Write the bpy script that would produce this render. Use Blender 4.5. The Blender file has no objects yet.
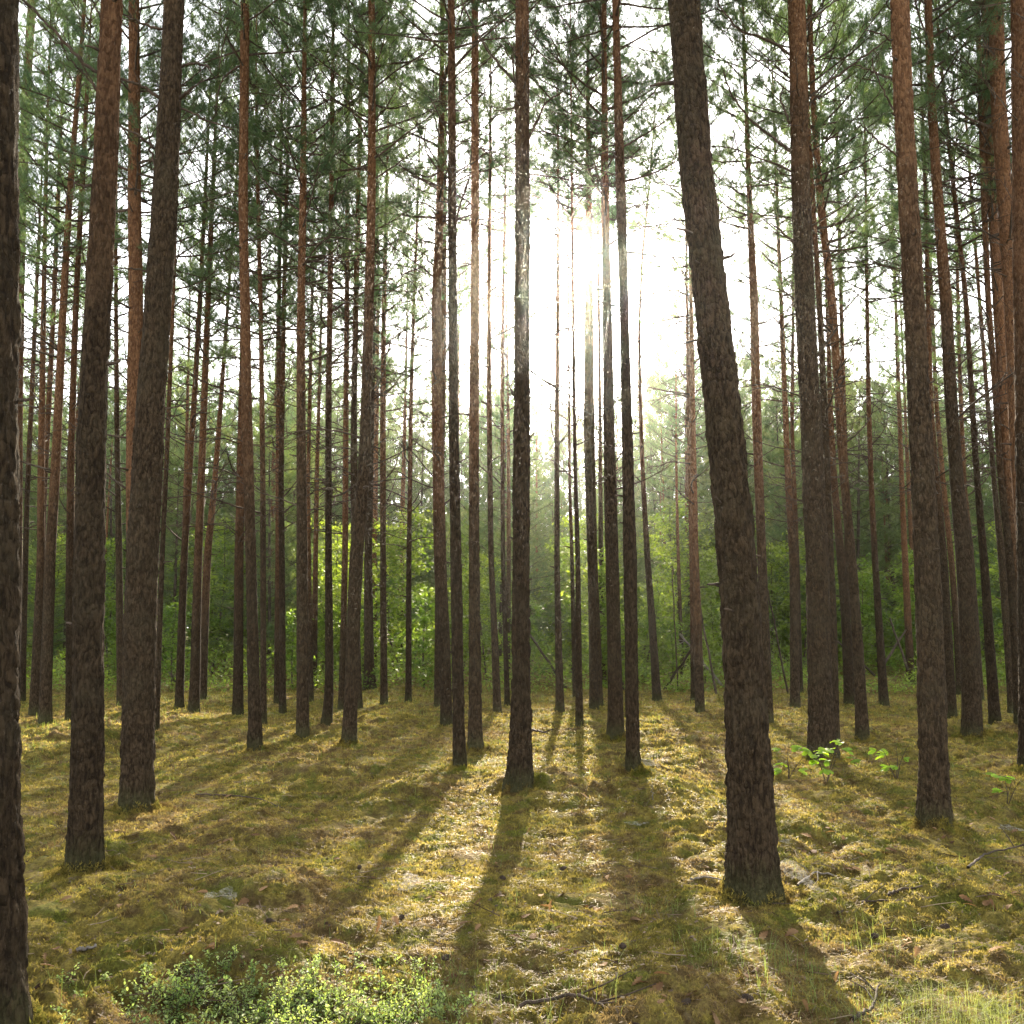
import bpy, math, random
import numpy as np
from mathutils import Vector, Matrix
R = math.radians
random.seed(7)
rng = np.random.default_rng(7)
scene = bpy.context.scene
COL = scene.collection

# ------------------------------------------------------------------ camera
PITCH, FPX, CAMZ = R(6.2), 1024.0, 1.6
CP, SP = math.cos(PITCH), math.sin(PITCH)
SUN_EL, SUN_AZ = R(19.5), R(3.6)            # azimuth measured from +Y towards +X

def ray(px, py):
    u, v = (px - 512) / FPX, (512 - py) / FPX
    return np.array([u, CP - v * SP, SP + v * CP])      # per unit of camera depth

# ------------------------------------------------------------------ noise
def _hash(ix, iy, iz, k):
    h = (ix * 374761393 + iy * 668265263 + iz * 2147483647 + k * 974711) & 0xFFFFFFFF
    h = ((h ^ (h >> 13)) * 1274126177) & 0xFFFFFFFF
    h = ((h ^ (h >> 16)) * 2246822519) & 0xFFFFFFFF
    return (h ^ (h >> 15)) & 0xFFFFFFFF

def noise3(x, y, z, seed=0):
    """gradient noise, about -1..1"""
    x, y, z = np.broadcast_arrays(np.asarray(x, float), np.asarray(y, float), np.asarray(z, float))
    ix, iy, iz = np.floor(x).astype(np.int64), np.floor(y).astype(np.int64), np.floor(z).astype(np.int64)
    fx, fy, fz = x - ix, y - iy, z - iz
    s = lambda t: t * t * t * (t * (t * 6 - 15) + 10)
    ux, uy, uz = s(fx), s(fy), s(fz)
    out = 0
    for dx in (0, 1):
        wx = ux if dx else 1 - ux
        for dy in (0, 1):
            wy = uy if dy else 1 - uy
            for dz in (0, 1):
                wz = uz if dz else 1 - uz
                h = _hash(ix + dx, iy + dy, iz + dz, seed)
                gx = (h & 1023) / 511.5 - 1
                gy = ((h >> 10) & 1023) / 511.5 - 1
                gz = ((h >> 20) & 1023) / 511.5 - 1
                out = out + wx * wy * wz * (gx * (fx - dx) + gy * (fy - dy) + gz * (fz - dz))
    return out * 1.4

def noise2(x, y, seed=0):
    return noise3(x, y, np.full(np.shape(x), 0.37), seed)

def cells3(x, y, z, seed=0):
    """distance to the nearest and second nearest feature point"""
    ix, iy, iz = np.floor(x).astype(np.int64), np.floor(y).astype(np.int64), np.floor(z).astype(np.int64)
    f1 = np.full(x.shape, 9.0); f2 = np.full(x.shape, 9.0); idv = np.zeros(x.shape)
    for dx in (-1, 0, 1):
        for dy in (-1, 0, 1):
            for dz in (-1, 0, 1):
                h = _hash(ix + dx, iy + dy, iz + dz, seed)
                px = ix + dx + (h & 1023) / 1023.0
                py = iy + dy + ((h >> 10) & 1023) / 1023.0
                pz = iz + dz + ((h >> 20) & 1023) / 1023.0
                d = np.sqrt((px - x) ** 2 + (py - y) ** 2 + (pz - z) ** 2)
                near = d < f1
                f2 = np.where(near, f1, np.minimum(f2, d))
                idv = np.where(near, (h & 255) / 255.0, idv)
                f1 = np.where(near, d, f1)
    return f1, f2, idv

MOUNDS = []      # (x, y, height, radius) swells of moss round the tree feet and free hummocks

def ground_z(x, y, mounds=True):
    x = np.asarray(x, float); y = np.asarray(y, float)
    z = 0.07 * noise2(x / 6, y / 6, 1) + 0.05 * noise2(x / 2.3, y / 2.3, 2)
    r = np.hypot(x, y)
    near = np.clip((60 - r) / 30, 0, 1)
    m = np.clip(0.55 + 0.9 * noise2(x / 2.6, y / 2.6, 3), 0.1, 1.3)
    wx = x + 0.12 * noise2(x / .5, y / .5, 21); wy = y + 0.12 * noise2(x / .5, y / .5, 22)
    z = z + near * m * (0.20 * np.abs(noise2(wx / 0.85, wy / 0.7, 4)) ** 0.8
                        + 0.13 * np.abs(noise2(wx / 0.27, wy / 0.25, 5)) ** .8
                        + 0.055 * np.abs(noise2(wx / 0.10, wy / 0.10, 6)))
    z = z + near * 0.012 * noise2(x / 0.05, y / 0.05, 7) - 0.09
    if mounds:
        for mx, my, mh, mr in MOUNDS:
            z = z + mh * np.exp(-((x - mx) ** 2 + (y - my) ** 2) / mr ** 2)
    return z

def on_ground(px, py):
    d = ray(px, py); t = CAMZ / -d[2]
    for _ in range(8):
        p = d * t
        g = float(ground_z(p[0], p[1]))
        t = 0.5 * t + 0.5 * (CAMZ - g) / -d[2]
    p = d * t
    return np.array([p[0], p[1], float(ground_z(p[0], p[1]))])

# ------------------------------------------------------------------ mesh helpers
class Geo:
    def __init__(self):
        self.v, self.f, self.n = [], [], 0
    def add(self, verts, faces, mi=0):
        verts = np.asarray(verts, np.float32).reshape(-1, 3)
        faces = np.asarray(faces, np.int32)
        self.v.append(verts); self.f.append((faces + self.n, mi)); self.n += len(verts)
    def tube(self, pts, rad, sides=5, mi=0, cap=True):
        pts = np.asarray(pts, float); rad = np.asarray(rad, float); n = len(pts)
        t = np.gradient(pts, axis=0); t /= np.linalg.norm(t, axis=1)[:, None] + 1e-9
        ref = np.array([0, 0, 1.0]) if abs(t[:, 2]).mean() < .8 else np.array([1.0, 0, 0])
        a = np.cross(t, ref); a /= np.linalg.norm(a, axis=1)[:, None] + 1e-9
        b = np.cross(t, a)
        th = np.arange(sides) / sides * 2 * np.pi
        ring = pts[:, None] + rad[:, None, None] * (a[:, None] * np.cos(th)[None, :, None] + b[:, None] * np.sin(th)[None, :, None])
        self.add(ring, grid_faces(n, sides, True), mi)
        if cap:
            self.add(ring[-1], np.array([[0, k, k + 1] for k in range(1, sides - 1)]), mi)
    def mesh(self, name, mats, smooth=False):
        me = bpy.data.meshes.new(name)
        v = np.concatenate(self.v)
        me.vertices.add(len(v)); me.vertices.foreach_set('co', v.ravel())
        sizes = np.concatenate([np.full(len(f), f.shape[1], np.int32) for f, _ in self.f])
        idx = np.concatenate([f.ravel() for f, _ in self.f]).astype(np.int32)
        mi = np.concatenate([np.full(len(f), m, np.int32) for f, m in self.f])
        me.loops.add(len(idx)); me.loops.foreach_set('vertex_index', idx)
        me.polygons.add(len(sizes))
        me.polygons.foreach_set('loop_start', (np.cumsum(sizes) - sizes).astype(np.int32))
        me.polygons.foreach_set('material_index', mi)
        me.polygons.foreach_set('use_smooth', np.full(len(sizes), smooth, bool))
        for m in mats: me.materials.append(m)
        me.update(calc_edges=True); me.validate()
        return me

def grid_faces(n, m, wrap):
    i = np.arange(n - 1)[:, None]; j = np.arange(m if wrap else m - 1)[None, :]
    j2 = (j + 1) % m
    return np.stack([i * m + j, i * m + j2, (i + 1) * m + j2, (i + 1) * m + j], -1).reshape(-1, 4)

def link(name, data, parent=None):
    o = bpy.data.objects.new(name, data); COL.objects.link(o)
    if parent is not None: o.parent = parent
    return o

def tag(o, label=None, cat=None, group=None, kind=None):
    for k, v in (('label', label), ('category', cat), ('group', group), ('kind', kind)):
        if v: o[k] = v
    return o

def unit(v):
    v = np.asarray(v, float); return v / (np.linalg.norm(v) + 1e-9)

# ------------------------------------------------------------------ materials
def new_mat(name):
    m = bpy.data.materials.new(name); m.use_nodes = True
    nt = m.node_tree; nt.nodes.clear()
    out = nt.nodes.new('ShaderNodeOutputMaterial')
    return m, nt, out

class N:
    """small node-writing helper"""
    def __init__(self, nt): self.nt = nt
    def node(self, t, **kw):
        n = self.nt.nodes.new('ShaderNode' + t)
        for k, v in kw.items(): setattr(n, k, v)
        return n
    def put(self, s, v):
        if hasattr(v, 'is_linked') or isinstance(v, bpy.types.NodeSocket): self.nt.links.new(v, s)
        elif v is not None: s.default_value = v
    def math(self, op, a, b=None, c=None, clamp=False):
        n = self.node('Math', operation=op, use_clamp=clamp)
        for s, v in zip(n.inputs, (a, b, c)): self.put(s, v)
        return n.outputs[0]
    def mix(self, f, a, b, mode='MIX'):
        n = self.node('Mix', data_type='RGBA', blend_type=mode)
        self.put(n.inputs[0], f)
        for s, v in ((n.inputs[6], a), (n.inputs[7], b)):
            self.put(s, (*v, 1) if isinstance(v, tuple) and len(v) == 3 else v)
        return n.outputs[2]
    def coord(self, which='Object'): return self.node('TexCoord').outputs[which]
    def scale(self, v, s):
        n = self.node('Mapping'); self.put(n.inputs['Vector'], v); n.inputs['Scale'].default_value = s
        return n.outputs[0]
    def noise(self, v, scale, detail=4, rough=.55, dist=0):
        n = self.node('TexNoise'); self.put(n.inputs['Vector'], v)
        n.inputs['Scale'].default_value = scale; n.inputs['Detail'].default_value = detail
        n.inputs['Roughness'].default_value = rough; n.inputs['Distortion'].default_value = dist
        return n.outputs[0]
    def ramp(self, f, lo, hi):
        n = self.node('MapRange', clamp=True, interpolation_type='SMOOTHSTEP'); self.put(n.inputs[0], f)
        n.inputs[1].default_value = lo; n.inputs[2].default_value = hi
        return n.outputs[0]

def bark_material(name, fine):
    m, nt, out = new_mat(name); n = N(nt)
    co = n.coord()
    z = n.node('SeparateXYZ'); n.put(z.inputs[0], co); z = z.outputs[2]
    warp = n.node('TexNoise'); n.put(warp.inputs['Vector'], n.scale(co, (1, 1, .6))); warp.inputs['Scale'].default_value = 14
    warp.inputs['Detail'].default_value = 4
    wv = n.node('VectorMath', operation='MULTIPLY_ADD'); n.put(wv.inputs[0], warp.outputs['Color'])
    wv.inputs[1].default_value = (.07, .07, .12); n.put(wv.inputs[2], co)
    flakes = n.node('TexVoronoi', feature='F1'); n.put(flakes.inputs['Vector'], n.scale(wv.outputs[0], (46, 46, 21)))
    flakes.inputs['Scale'].default_value = 1
    cell = n.node('SeparateColor'); n.put(cell.inputs[0], flakes.outputs['Color']); cell = cell.outputs[0]
    edge = n.math('SUBTRACT', 1.0, n.ramp(flakes.outputs['Distance'], .28, .72))
    n1 = n.noise(n.scale(co, (1, 1, .24)), 62, 7, .72, .3)
    n2 = n.noise(co, 2.1, 4, .6)
    n3 = n.noise(n.scale(co, (1, 1, .5)), 85, 5, .72)
    at = n.node('Attribute', attribute_type='OBJECT', attribute_name='orange_z').outputs['Fac']
    inf = n.node('ObjectInfo').outputs['Random']
    h = n.math('ADD', n.math('SUBTRACT', z, at), n.math('MULTIPLY', n.math('SUBTRACT', n2, .5), 4.0))
    org = n.ramp(h, -2.2, 2.0)
    tone = n.math('ADD', n.math('MULTIPLY', n1, .75), n.math('MULTIPLY', cell, .25))
    low = n.mix(n.ramp(tone, .32, .68), (.026, .0180, .0105), (.082, .055, .0315))
    low = n.mix(n.math('MULTIPLY', n.ramp(n2, .45, .65), .45), low, (.070, .056, .033))      # greyish lichen bloom
    high = n.mix(n.ramp(tone, .32, .70), (.090, .042, .020), (.235, .122, .060))
    high = n.mix(n.math('MULTIPLY', n.ramp(n2, .5, .7), .5), high, (.20, .105, .055))
    col = n.mix(org, low, high)
    gap = n.math('MULTIPLY', n.math('SUBTRACT', 1.0, edge), n.ramp(n1, .62, .40))
    gap = n.math('MULTIPLY', gap, n.math('SUBTRACT', .6, n.math('MULTIPLY', org, .25)))
    col = n.mix(gap, col, n.mix(org, (.017, .011, .008), (.09, .042, .02)))
    col = n.mix(n.math('MULTIPLY', n.ramp(n3, .60, .72), .5), col, (.17, .13, .09))            # pale flakes
    foot = n.math('MULTIPLY', n.ramp(n.math('SUBTRACT', n.math('MULTIPLY', n1, .6), z), .02, .30), .55)
    col = n.mix(foot, col, (.075, .078, .030))                                                 # algae round the foot
    hsv = n.node('HueSaturation'); n.put(hsv.inputs['Color'], col)
    n.put(hsv.inputs['Value'], n.math('ADD', .75, n.math('MULTIPLY', inf, .4)))
    p = n.node('BsdfPrincipled'); n.put(p.inputs['Base Color'], hsv.outputs[0])
    p.inputs['Roughness'].default_value = .95; p.inputs['Specular IOR Level'].default_value = .06
    hgt = n.math('ADD', n.math('MULTIPLY', edge, .5), n.math('ADD', n.math('MULTIPLY', n1, 1.0), n.math('ADD', n.math('MULTIPLY', n3, .5), n.math('MULTIPLY', cell, .35))))
    b = n.node('Bump'); b.inputs['Strength'].default_value = 1; b.inputs['Distance'].default_value = .024
    n.put(b.inputs['Height'], hgt); n.put(p.inputs['Normal'], b.outputs[0])
    nt.links.new(p.outputs[0], out.inputs[0])
    return m

def wood_material(name, c1, c2, moss=0):
    m, nt, out = new_mat(name); n = N(nt)
    co = n.coord()
    f = n.noise(co, 14, 5, .65)
    col = n.mix(n.ramp(f, .3, .7), c1, c2)
    p = n.node('BsdfPrincipled'); n.put(p.inputs['Base Color'], col)
    p.inputs['Roughness'].default_value = .9; p.inputs['Specular IOR Level'].default_value = .15
    b = n.node('Bump'); b.inputs['Strength'].default_value = .6; b.inputs['Distance'].default_value = .006
    n.put(b.inputs['Height'], n.noise(co, 60, 4, .6)); n.put(p.inputs['Normal'], b.outputs[0])
    nt.links.new(p.outputs[0], out.inputs[0])
    return m

def leaf_material(name, c1, c2, trans, tcol, scale=1.3, rough=.6, spec=.25):
    m, nt, out = new_mat(name); n = N(nt)
    co = n.coord()
    inf = n.node('ObjectInfo').outputs['Random']
    f = n.noise(co, scale, 3, .6)
    f = n.math('ADD', n.ramp(f, .3, .7), n.math('MULTIPLY', n.math('SUBTRACT', inf, .5), .6), clamp=True)
    col = n.mix(f, c1, c2)
    isl = n.node('NewGeometry').outputs['Random Per Island']
    hsv = n.node('HueSaturation'); n.put(hsv.inputs['Color'], col)
    n.put(hsv.inputs['Value'], n.math('ADD', .7, n.math('MULTIPLY', isl, .6)))
    col = hsv.outputs[0]
    p = n.node('BsdfPrincipled'); n.put(p.inputs['Base Color'], col)
    p.inputs['Roughness'].default_value = rough; p.inputs['Specular IOR Level'].default_value = spec
    t = n.node('BsdfTranslucent'); n.put(t.inputs['Color'], n.mix(1.0, col, (*tcol, 1), 'MULTIPLY'))
    mx = n.node('MixShader'); mx.inputs[0].default_value = trans
    nt.links.new(p.outputs[0], mx.inputs[1]); nt.links.new(t.outputs[0], mx.inputs[2])
    nt.links.new(mx.outputs[0], out.inputs[0])
    return m

def moss_colour(n, co):
    big = n.noise(co, .55, 4, .6); mid = n.noise(co, 2.3, 5, .62); fin = n.noise(co, 8, 6, .72); clump = n.noise(co, 4.6, 3, .6, .6)
    mask = n.ramp(n.math('ADD', n.math('MULTIPLY', big, .30), n.math('ADD', n.math('MULTIPLY', mid, .32), n.math('MULTIPLY', fin, .38))), .42, .53)
    moss = n.mix(n.ramp(fin, .34, .66), (.105, .092, .018), (.35, .275, .062))
    moss = n.mix(n.math('MULTIPLY', n.ramp(clump, .5, .62), .65), moss, (.105, .135, .022))
    dry = n.mix(n.ramp(fin, .35, .62), (.125, .083, .032), (.305, .212, .082))
    dry = n.mix(n.math('MULTIPLY', n.ramp(clump, .55, .68), .35), dry, (.36, .29, .15))
    return n.mix(mask, dry, moss), mask, fin

def ground_material():
    m, nt, out = new_mat('forest_floor'); n = N(nt)
    co = n.coord()
    col, mask, fin = moss_colour(n, co)
    tiny = n.noise(co, 75, 5, .75); mid = n.noise(co, 28, 4, .7)
    col = n.mix(n.ramp(tiny, .35, .68), n.mix(.6, col, (.045, .030, .014)), col)
    p = n.node('BsdfPrincipled'); n.put(p.inputs['Base Color'], col)
    p.inputs['Roughness'].default_value = 1; p.inputs['Specular IOR Level'].default_value = .05
    b = n.node('Bump'); b.inputs['Strength'].default_value = 1; b.inputs['Distance'].default_value = .03
    n.put(b.inputs['Height'], n.math('ADD', n.math('MULTIPLY', tiny, .6), mid)); n.put(p.inputs['Normal'], b.outputs[0])
    nt.links.new(p.outputs[0], out.inputs[0])
    return m

def moss_material():
    m, nt, out = new_mat('moss_shoots'); n = N(nt)
    co = n.coord()
    col, mask, fin = moss_colour(n, co)
    isl = n.node('NewGeometry').outputs['Random Per Island']
    hsv = n.node('HueSaturation'); n.put(hsv.inputs['Color'], col)
    n.put(hsv.inputs['Value'], n.math('ADD', .65, n.math('MULTIPLY', isl, .75)))
    d = n.node('BsdfDiffuse'); n.put(d.inputs[0], hsv.outputs[0])
    t = n.node('BsdfTranslucent'); n.put(t.inputs[0], hsv.outputs[0])
    mx = n.node('MixShader'); mx.inputs[0].default_value = .45
    nt.links.new(d.outputs[0], mx.inputs[1]); nt.links.new(t.outputs[0], mx.inputs[2])
    nt.links.new(mx.outputs[0], out.inputs[0])
    return m

def web_material():
    m, nt, out = new_mat('spider_silk'); n = N(nt)
    co = n.coord()
    f = n.ramp(n.noise(n.scale(co, (1, 1, 1)), 30, 5, .7), .38, .62)
    d = n.node('BsdfDiffuse'); d.inputs[0].default_value = (.36, .34, .30, 1)
    t = n.node('BsdfTransparent')
    mx = n.node('MixShader'); n.put(mx.inputs[0], n.math('ADD', .03, n.math('MULTIPLY', f, .30)))
    nt.links.new(t.outputs[0], mx.inputs[1]); nt.links.new(d.outputs[0], mx.inputs[2])
    nt.links.new(mx.outputs[0], out.inputs[0])
    return m

M_BARK = bark_material('pine_bark', False)
M_BARKN = bark_material('pine_bark_near', True)
M_TWIG = wood_material('twig_bark', (.032, .023, .016), (.095, .067, .047))
M_DEAD = wood_material('dead_wood', (.10, .085, .07), (.22, .19, .155))
M_NEEDLE = leaf_material('pine_needles', (.064, .112, .062), (.118, .162, .070), .5, (1.35, 1.4, .85))
M_NEEDLE2 = leaf_material('young_pine_needles', (.075, .120, .050), (.145, .175, .066), .48, (1.5, 1.5, .8))
M_LEAF = leaf_material('broad_leaves', (.088, .150, .030), (.195, .250, .055), .55, (1.5, 1.5, .6), .8)
M_OAK = leaf_material('oak_leaves', (.22, .36, .04), (.32, .44, .07), .55, (1.5, 1.5, .6), 6)
M_BERRY = leaf_material('bilberry_leaves', (.16, .25, .07), (.34, .41, .16), .5, (1.4, 1.4, .7), 5)
M_GRASS = leaf_material('grass_blades', (.125, .18, .045), (.25, .28, .095), .45, (1.3, 1.3, .7), 1.2)
M_LITTER = leaf_material('dry_leaves', (.09, .045, .02), (.36, .22, .11), .25, (1.2, 1.1, .8), 4, .8, .08)
M_NEEDLIT = leaf_material('fallen_needles', (.17, .095, .04), (.30, .19, .085), .1, (1, 1, 1), 3)
M_GROUND = ground_material()
M_MOSS = moss_material()
M_WEB = web_material()

# ------------------------------------------------------------------ the measured trees
# (label, bark turns orange at this height, crown?, [(x, y, width) down the photographed trunk, foot first])
from_photo = [
 ("very close rough plated pine trunk cut off by the frame's left edge", 20, [(-14,1046,78),(-17,900,75),(-20,700,74),(-20,400,76),(-20,200,76),(-20,0,74)]),
 ("thick red-brown scaly pine with grey foot, second trunk from the left in front", 5.0, [(86,870,34),(88,700,33),(89,560,31),(93,400,28),(103.5,200,25),(112,0,22)]),
 ("thick grey-brown pine leaning right, with bent dead limbs and a mossy foot", 9.0, [(136,810,33),(138,740,33),(142,560,34),(151,400,29),(165,200,26),(174,0,20)]),
 ("smooth orange pine trunk seen between the two thick trunks at left", 2.3, [(136,738,14),(133,500,14),(134,400,14),(136,300,14),(134.5,200,13),(134,0,10)]),
 ("thin grey pine with its foot in the gap between the two thick left trunks", 7, [(121,706,8),(119,560,6.5),(117,430,5),(116,300,4),(116,200,3.4)]),
 ("thin pine half hidden behind the left side of the red-brown scaly pine", 4, [(70,720,9),(70,560,8),(71,450,6.5),(76,300,5.5),(84,150,5)]),
 ("slim orange-topped pine leaning right, front one of the close pair at far left", 4.2, [(45,721,11.5),(50,560,10.5),(56,460,9),(63,310,7),(70,190,6),(78,90,4.6)]),
 ("upright orange-brown pine, rear one of the close pair at far left", 3.8, [(34,715,9.5),(41,560,8),(41,480,7),(43.5,310,4.8),(45,230,4)]),
 ("thin dark pine pole just right of the trunk on the left frame edge", 6, [(22,701,6.5),(27,500,5),(36,300,4)]),
 ("orange-brown pine whose top shows beside the trunk on the left frame edge", 4.5, [(14,702,11),(17,560,10),(18,400,9),(21,220,9),(26,100,8.5),(32,0,7.5)]),
 ("thin leaning pine squeezed between the close pair of trunks at far left", 5, [(39,710,6),(44,500,5),(49,400,5),(54,300,4.5),(58,200,4)]),
 ("very thin pine close behind the right side of the grey-brown leaning pine", 5, [(156,735,6),(162,560,5),(168,430,4.4),(173,300,4),(176,200,3.6)]),
 ("slim brown pine, leftmost of three leaning orange pines right of the thick trunks", 4.0, [(179,708,8.5),(184,560,7),(190,460,6),(195,390,5.2),(200,300,4.6),(204,220,3.8)]),
 ("bright orange leaning pine in the middle of three right of the thick trunks", 3.4, [(194,711,10.5),(198,560,8),(202,460,7),(208,300,5.5),(212,210,4.4)]),
 ("strongly slanting thin orange pine, rightmost of three right of the thick trunks", 3.2, [(202,700,9),(207,560,7.5),(215,480,5.5),(221,400,4.6),(228,300,3.2),(231,260,2.8)]),
 ("orange-brown pine half hidden behind a taller upright trunk left of centre", 3.6, [(238,715,10.5),(239,560,9),(241,450,7.5),(243,340,6)]),
 ("straight dark-footed pine with long curved dead twigs at its orange top, left of centre", 4.2, [(255.5,751,14),(252,600,11.5),(247,420,11),(245,300,10),(243,200,9.5),(245,0,9)]),
 ("thin straight pine just right of the upright trunk with curved dead twigs", 5, [(263.5,724,6.5),(263,500,5.5),(262,400,5),(260.5,300,4.4),(258,200,4)]),
 ("thin orange pine, left one of a touching pair left of centre", 3.0, [(277,703,6.5),(278,560,5.6),(278,450,4.8),(279,300,4.2),(281,150,3.4)]),
 ("thin dark pine, right one of a touching pair left of centre", 6, [(282.5,713,7),(282,560,6),(281,480,5.4),(284,300,4.6),(287,180,3.6)]),
 ("straight dark pine under a broad green crown with steep limbs, left of centre", 5.5, [(303,738,12.5),(302,560,11),(301,400,9),(301,300,8),(303,200,7),(304,100,5),(305,10,3.2)]),
 ("very thin reddish pine just behind the dark pine with the broad green crown", 3.5, [(311,702,5.5),(309,560,4.4),(308,480,4),(312,300,3.4)]),
 ("slim pale brown pine far back with its foot beside yellow seedlings", 3, [(314,687,6.5),(315.5,560,5),(317,470,4.2),(319,400,3.4)]),
 ("dark pine with a kinked crooked foot left of the centre", 6, [(326.5,726,10.5),(329.5,692,9),(328.5,560,7),(328.5,400,6),(330,300,5.5),(332,130,4.4)]),
 ("thin orange pine rising close left of the dark bowed trunk", 3.2, [(341.5,709,7),(345,560,6),(346,400,5.4),(347,300,5),(348,120,3.8)]),
 ("thin grey pine mostly hidden behind the dark bowed trunk", 8, [(358,708,8),(354,500,7),(354,400,6.2),(356,300,5.5),(360,120,4)]),
 ("dark bowed pine trunk curving to the right as it rises, left of centre", 6.5, [(349,744,14.5),(351,690,13.5),(356,560,14),(364,470,12),(366.5,400,11),(369,300,9.5),(371.5,200,8.5),(372,100,7.5),(371.5,0,6.5)]),
 ("pale pinkish grey pine with a flared foot right behind the bowed trunk", 30, [(370,690,13),(369,660,10),(368,560,8),(371,430,6),(373,340,5)]),
 ("thin straight pine standing alone right of the bowed trunk", 5, [(384,704,7.5),(383,560,6),(383,400,5.5),(384,300,4.6),(386,220,3.8)]),
 ("very thin straight pine in front of bright green bushes left of centre", 4.5, [(408.5,702,6.5),(409,560,5),(411,400,4),(414,300,3.2),(416,250,2.8)]),
 ("orange-topped pine with a bowed foot, front of an overlapping pair left of centre", 3.8, [(447,725,11.5),(444,640,12),(440,560,12.5),(437,400,11),(436.5,300,10),(440,200,7.5),(442,60,5)]),
 ("darker pine standing behind in the overlapping pair left of centre", 6, [(438,706,8),(439,560,7.5),(443,400,5.5),(444,300,5),(445,170,4)]),
 ("dark slender pine with a long shadow running from its foot towards the camera", 8, [(460,771,13.5),(458,700,12.5),(456,560,12),(453,400,10),(453,300,9.5),(452,200,9),(452,100,8),(451,0,7.5)]),
 ("straight even orange-brown pine with sunlit moss at its foot, centre left", 4.4, [(475.5,749,15),(475,700,13.5),(474,560,11.5),(474,400,10.5),(475,300,9.5),(475,200,8.5),(475,0,7)]),
 ("slim pine slanting left as it rises, first one left of the central trunk", 5.5, [(497.5,712,8.5),(494,620,6.5),(491,560,5.6),(489,400,5),(489,300,4.2),(490,180,3.4)]),
 ("very thin pine pole touching the left outline of the central trunk", 5, [(507.5,706,5.5),(503,560,4.6),(502,400,3.4),(503,300,2.8),(504,250,2.4)]),
 ("prominent straight dark brown pine in the centre of the picture", 7.5, [(520,791,28),(521,740,23),(521,700,20),(521,560,18),(522,400,17),(522,300,16.5),(522.5,200,15.5),(522,0,14)]),
 ("slim pine under the sun glare, first one right of the central trunk", 6, [(560,712,8.5),(558,620,6.5),(557,560,5.5),(557,400,4.6),(558,300,3.6),(558,250,3)]),
 ("very thin pine pole far back under the sun between two slim trunks", 5, [(575,697,5),(572,560,4),(569.5,480,2.8),(569,380,2.2)]),
 ("slim pine with a swollen foot standing below the sun", 5.5, [(579.5,725,7.5),(578.5,640,6.2),(578,560,5),(575.5,480,4),(574,400,3.4),(573,300,3)]),
 ("dark pine, front one of a close pair right below the sun", 6.5, [(594,709,9),(592.5,620,8),(591,560,7.5),(587,430,7),(588,300,6.5),(588,200,5.5)]),
 ("dark pine, rear one of a close pair right below the sun", 7, [(599.5,706,7.5),(596.5,610,6.5),(594.5,560,6),(592,430,5.5),(591,300,4.5)]),
 ("thin pine far behind the close pair right below the sun", 6, [(604,688,6),(601,560,5),(600,420,3.6),(599,320,3)]),
 ("sturdy dark pine, left one of two tall neighbours right of the sun glare", 7, [(616,739,16),(614.5,660,14.5),(612,560,13.5),(609,430,11.5),(607,300,9.5),(605,200,8),(604.5,100,6),(604,0,5)]),
 ("sturdy dark pine, right and nearer one of two tall neighbours right of the sun glare", 7.5, [(633,775,14.5),(631.5,660,14),(630,560,14.5),(627,430,11.5),(624,300,9.5),(621,200,11),(618,100,8.5),(615.5,0,7)]),
 ("thin S-curved pine leaning left, between the tall neighbours and the big leaning trunk", 5, [(657,700,9),(652,620,7.5),(647.5,560,6),(643,480,4.6),(640,400,4.2),(639,330,3),(642,260,2.6),(646,220,2.2)]),
 ("orange pine, front one of a touching pair beside fallen dead poles", 2.6, [(700,712,9),(697.5,620,8.5),(695,560,7.5),(693,430,5.5),(691,300,4.2),(690,200,3.4)]),
 ("thinner orange pine, rear one of a touching pair beside fallen dead poles", 2.2, [(694,701,6.5),(692,560,5),(689,430,4),(687.5,330,3)]),
 ("biggest pine, strongly leaning left, with a rough flared foot right of centre", 20, [(754,898,54),(752,850,49),(749,760,46),(746,700,43),(738,560,41),(731,500,39),(722,400,38),(711.5,300,36),(699,200,34.5),(690.5,100,33.5),(684,0,33)]),
 ("reddish pine close behind the right side of the biggest leaning pine", 4.2, [(768,722,11),(765,640,10),(762,560,9),(757,430,9),(754,300,8.5),(749.5,200,5.6),(746,100,4)]),
 ("dark pine with an orange top, front one of a pair right of the biggest pine", 4.2, [(795,708,9.5),(794,560,9),(788,480,6.5),(785,400,5.2),(781,300,4.2)]),
 ("thin pine, rear one of a pair right of the biggest pine", 4.2, [(800,693,6),(797,560,5),(792,430,4),(793,320,3)]),
 ("thick straight brown pine with bright oak seedlings at its foot", 8.5, [(823,758,29),(820,700,25),(817,560,23.5),(811,430,21.5),(805,300,20.5),(801,200,19),(799,100,18.5),(796.5,0,18)]),
 ("thin pine glued behind the right edge of the thick pine with oak seedlings", 7, [(835,745,9.5),(832,600,8.5),(830,560,8),(826,450,7),(821,330,6),(816,250,5)]),
 ("dark-footed pine behind a crossing slim trunk, right of the pine with seedlings", 4.2, [(850,704,11),(846,620,9.5),(841,560,8.5),(834,480,6.5),(830,400,5),(828,330,4)]),
 ("slim orange-topped pine slanting left, crossing in front of a darker trunk", 4.4, [(863,741,13),(858,650,10.5),(852,560,9),(844,480,8.5),(839,400,8.5),(832,300,8.5),(820,200,7),(813,100,5.5),(809,0,5)]),
 ("very thin pine just right of the slanting slim orange-topped pine", 5, [(849,698,5.5),(846,480,4.6),(841,300,4),(838,180,3.2)]),
 ("thin lone curved pine midway between two thick brown trunks at right", 4.2, [(884,705,9.5),(880,640,7.5),(875,560,6.2),(871,480,5.2),(868.5,400,4.6),(867,300,3.6),(866,210,2.6)]),
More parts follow.
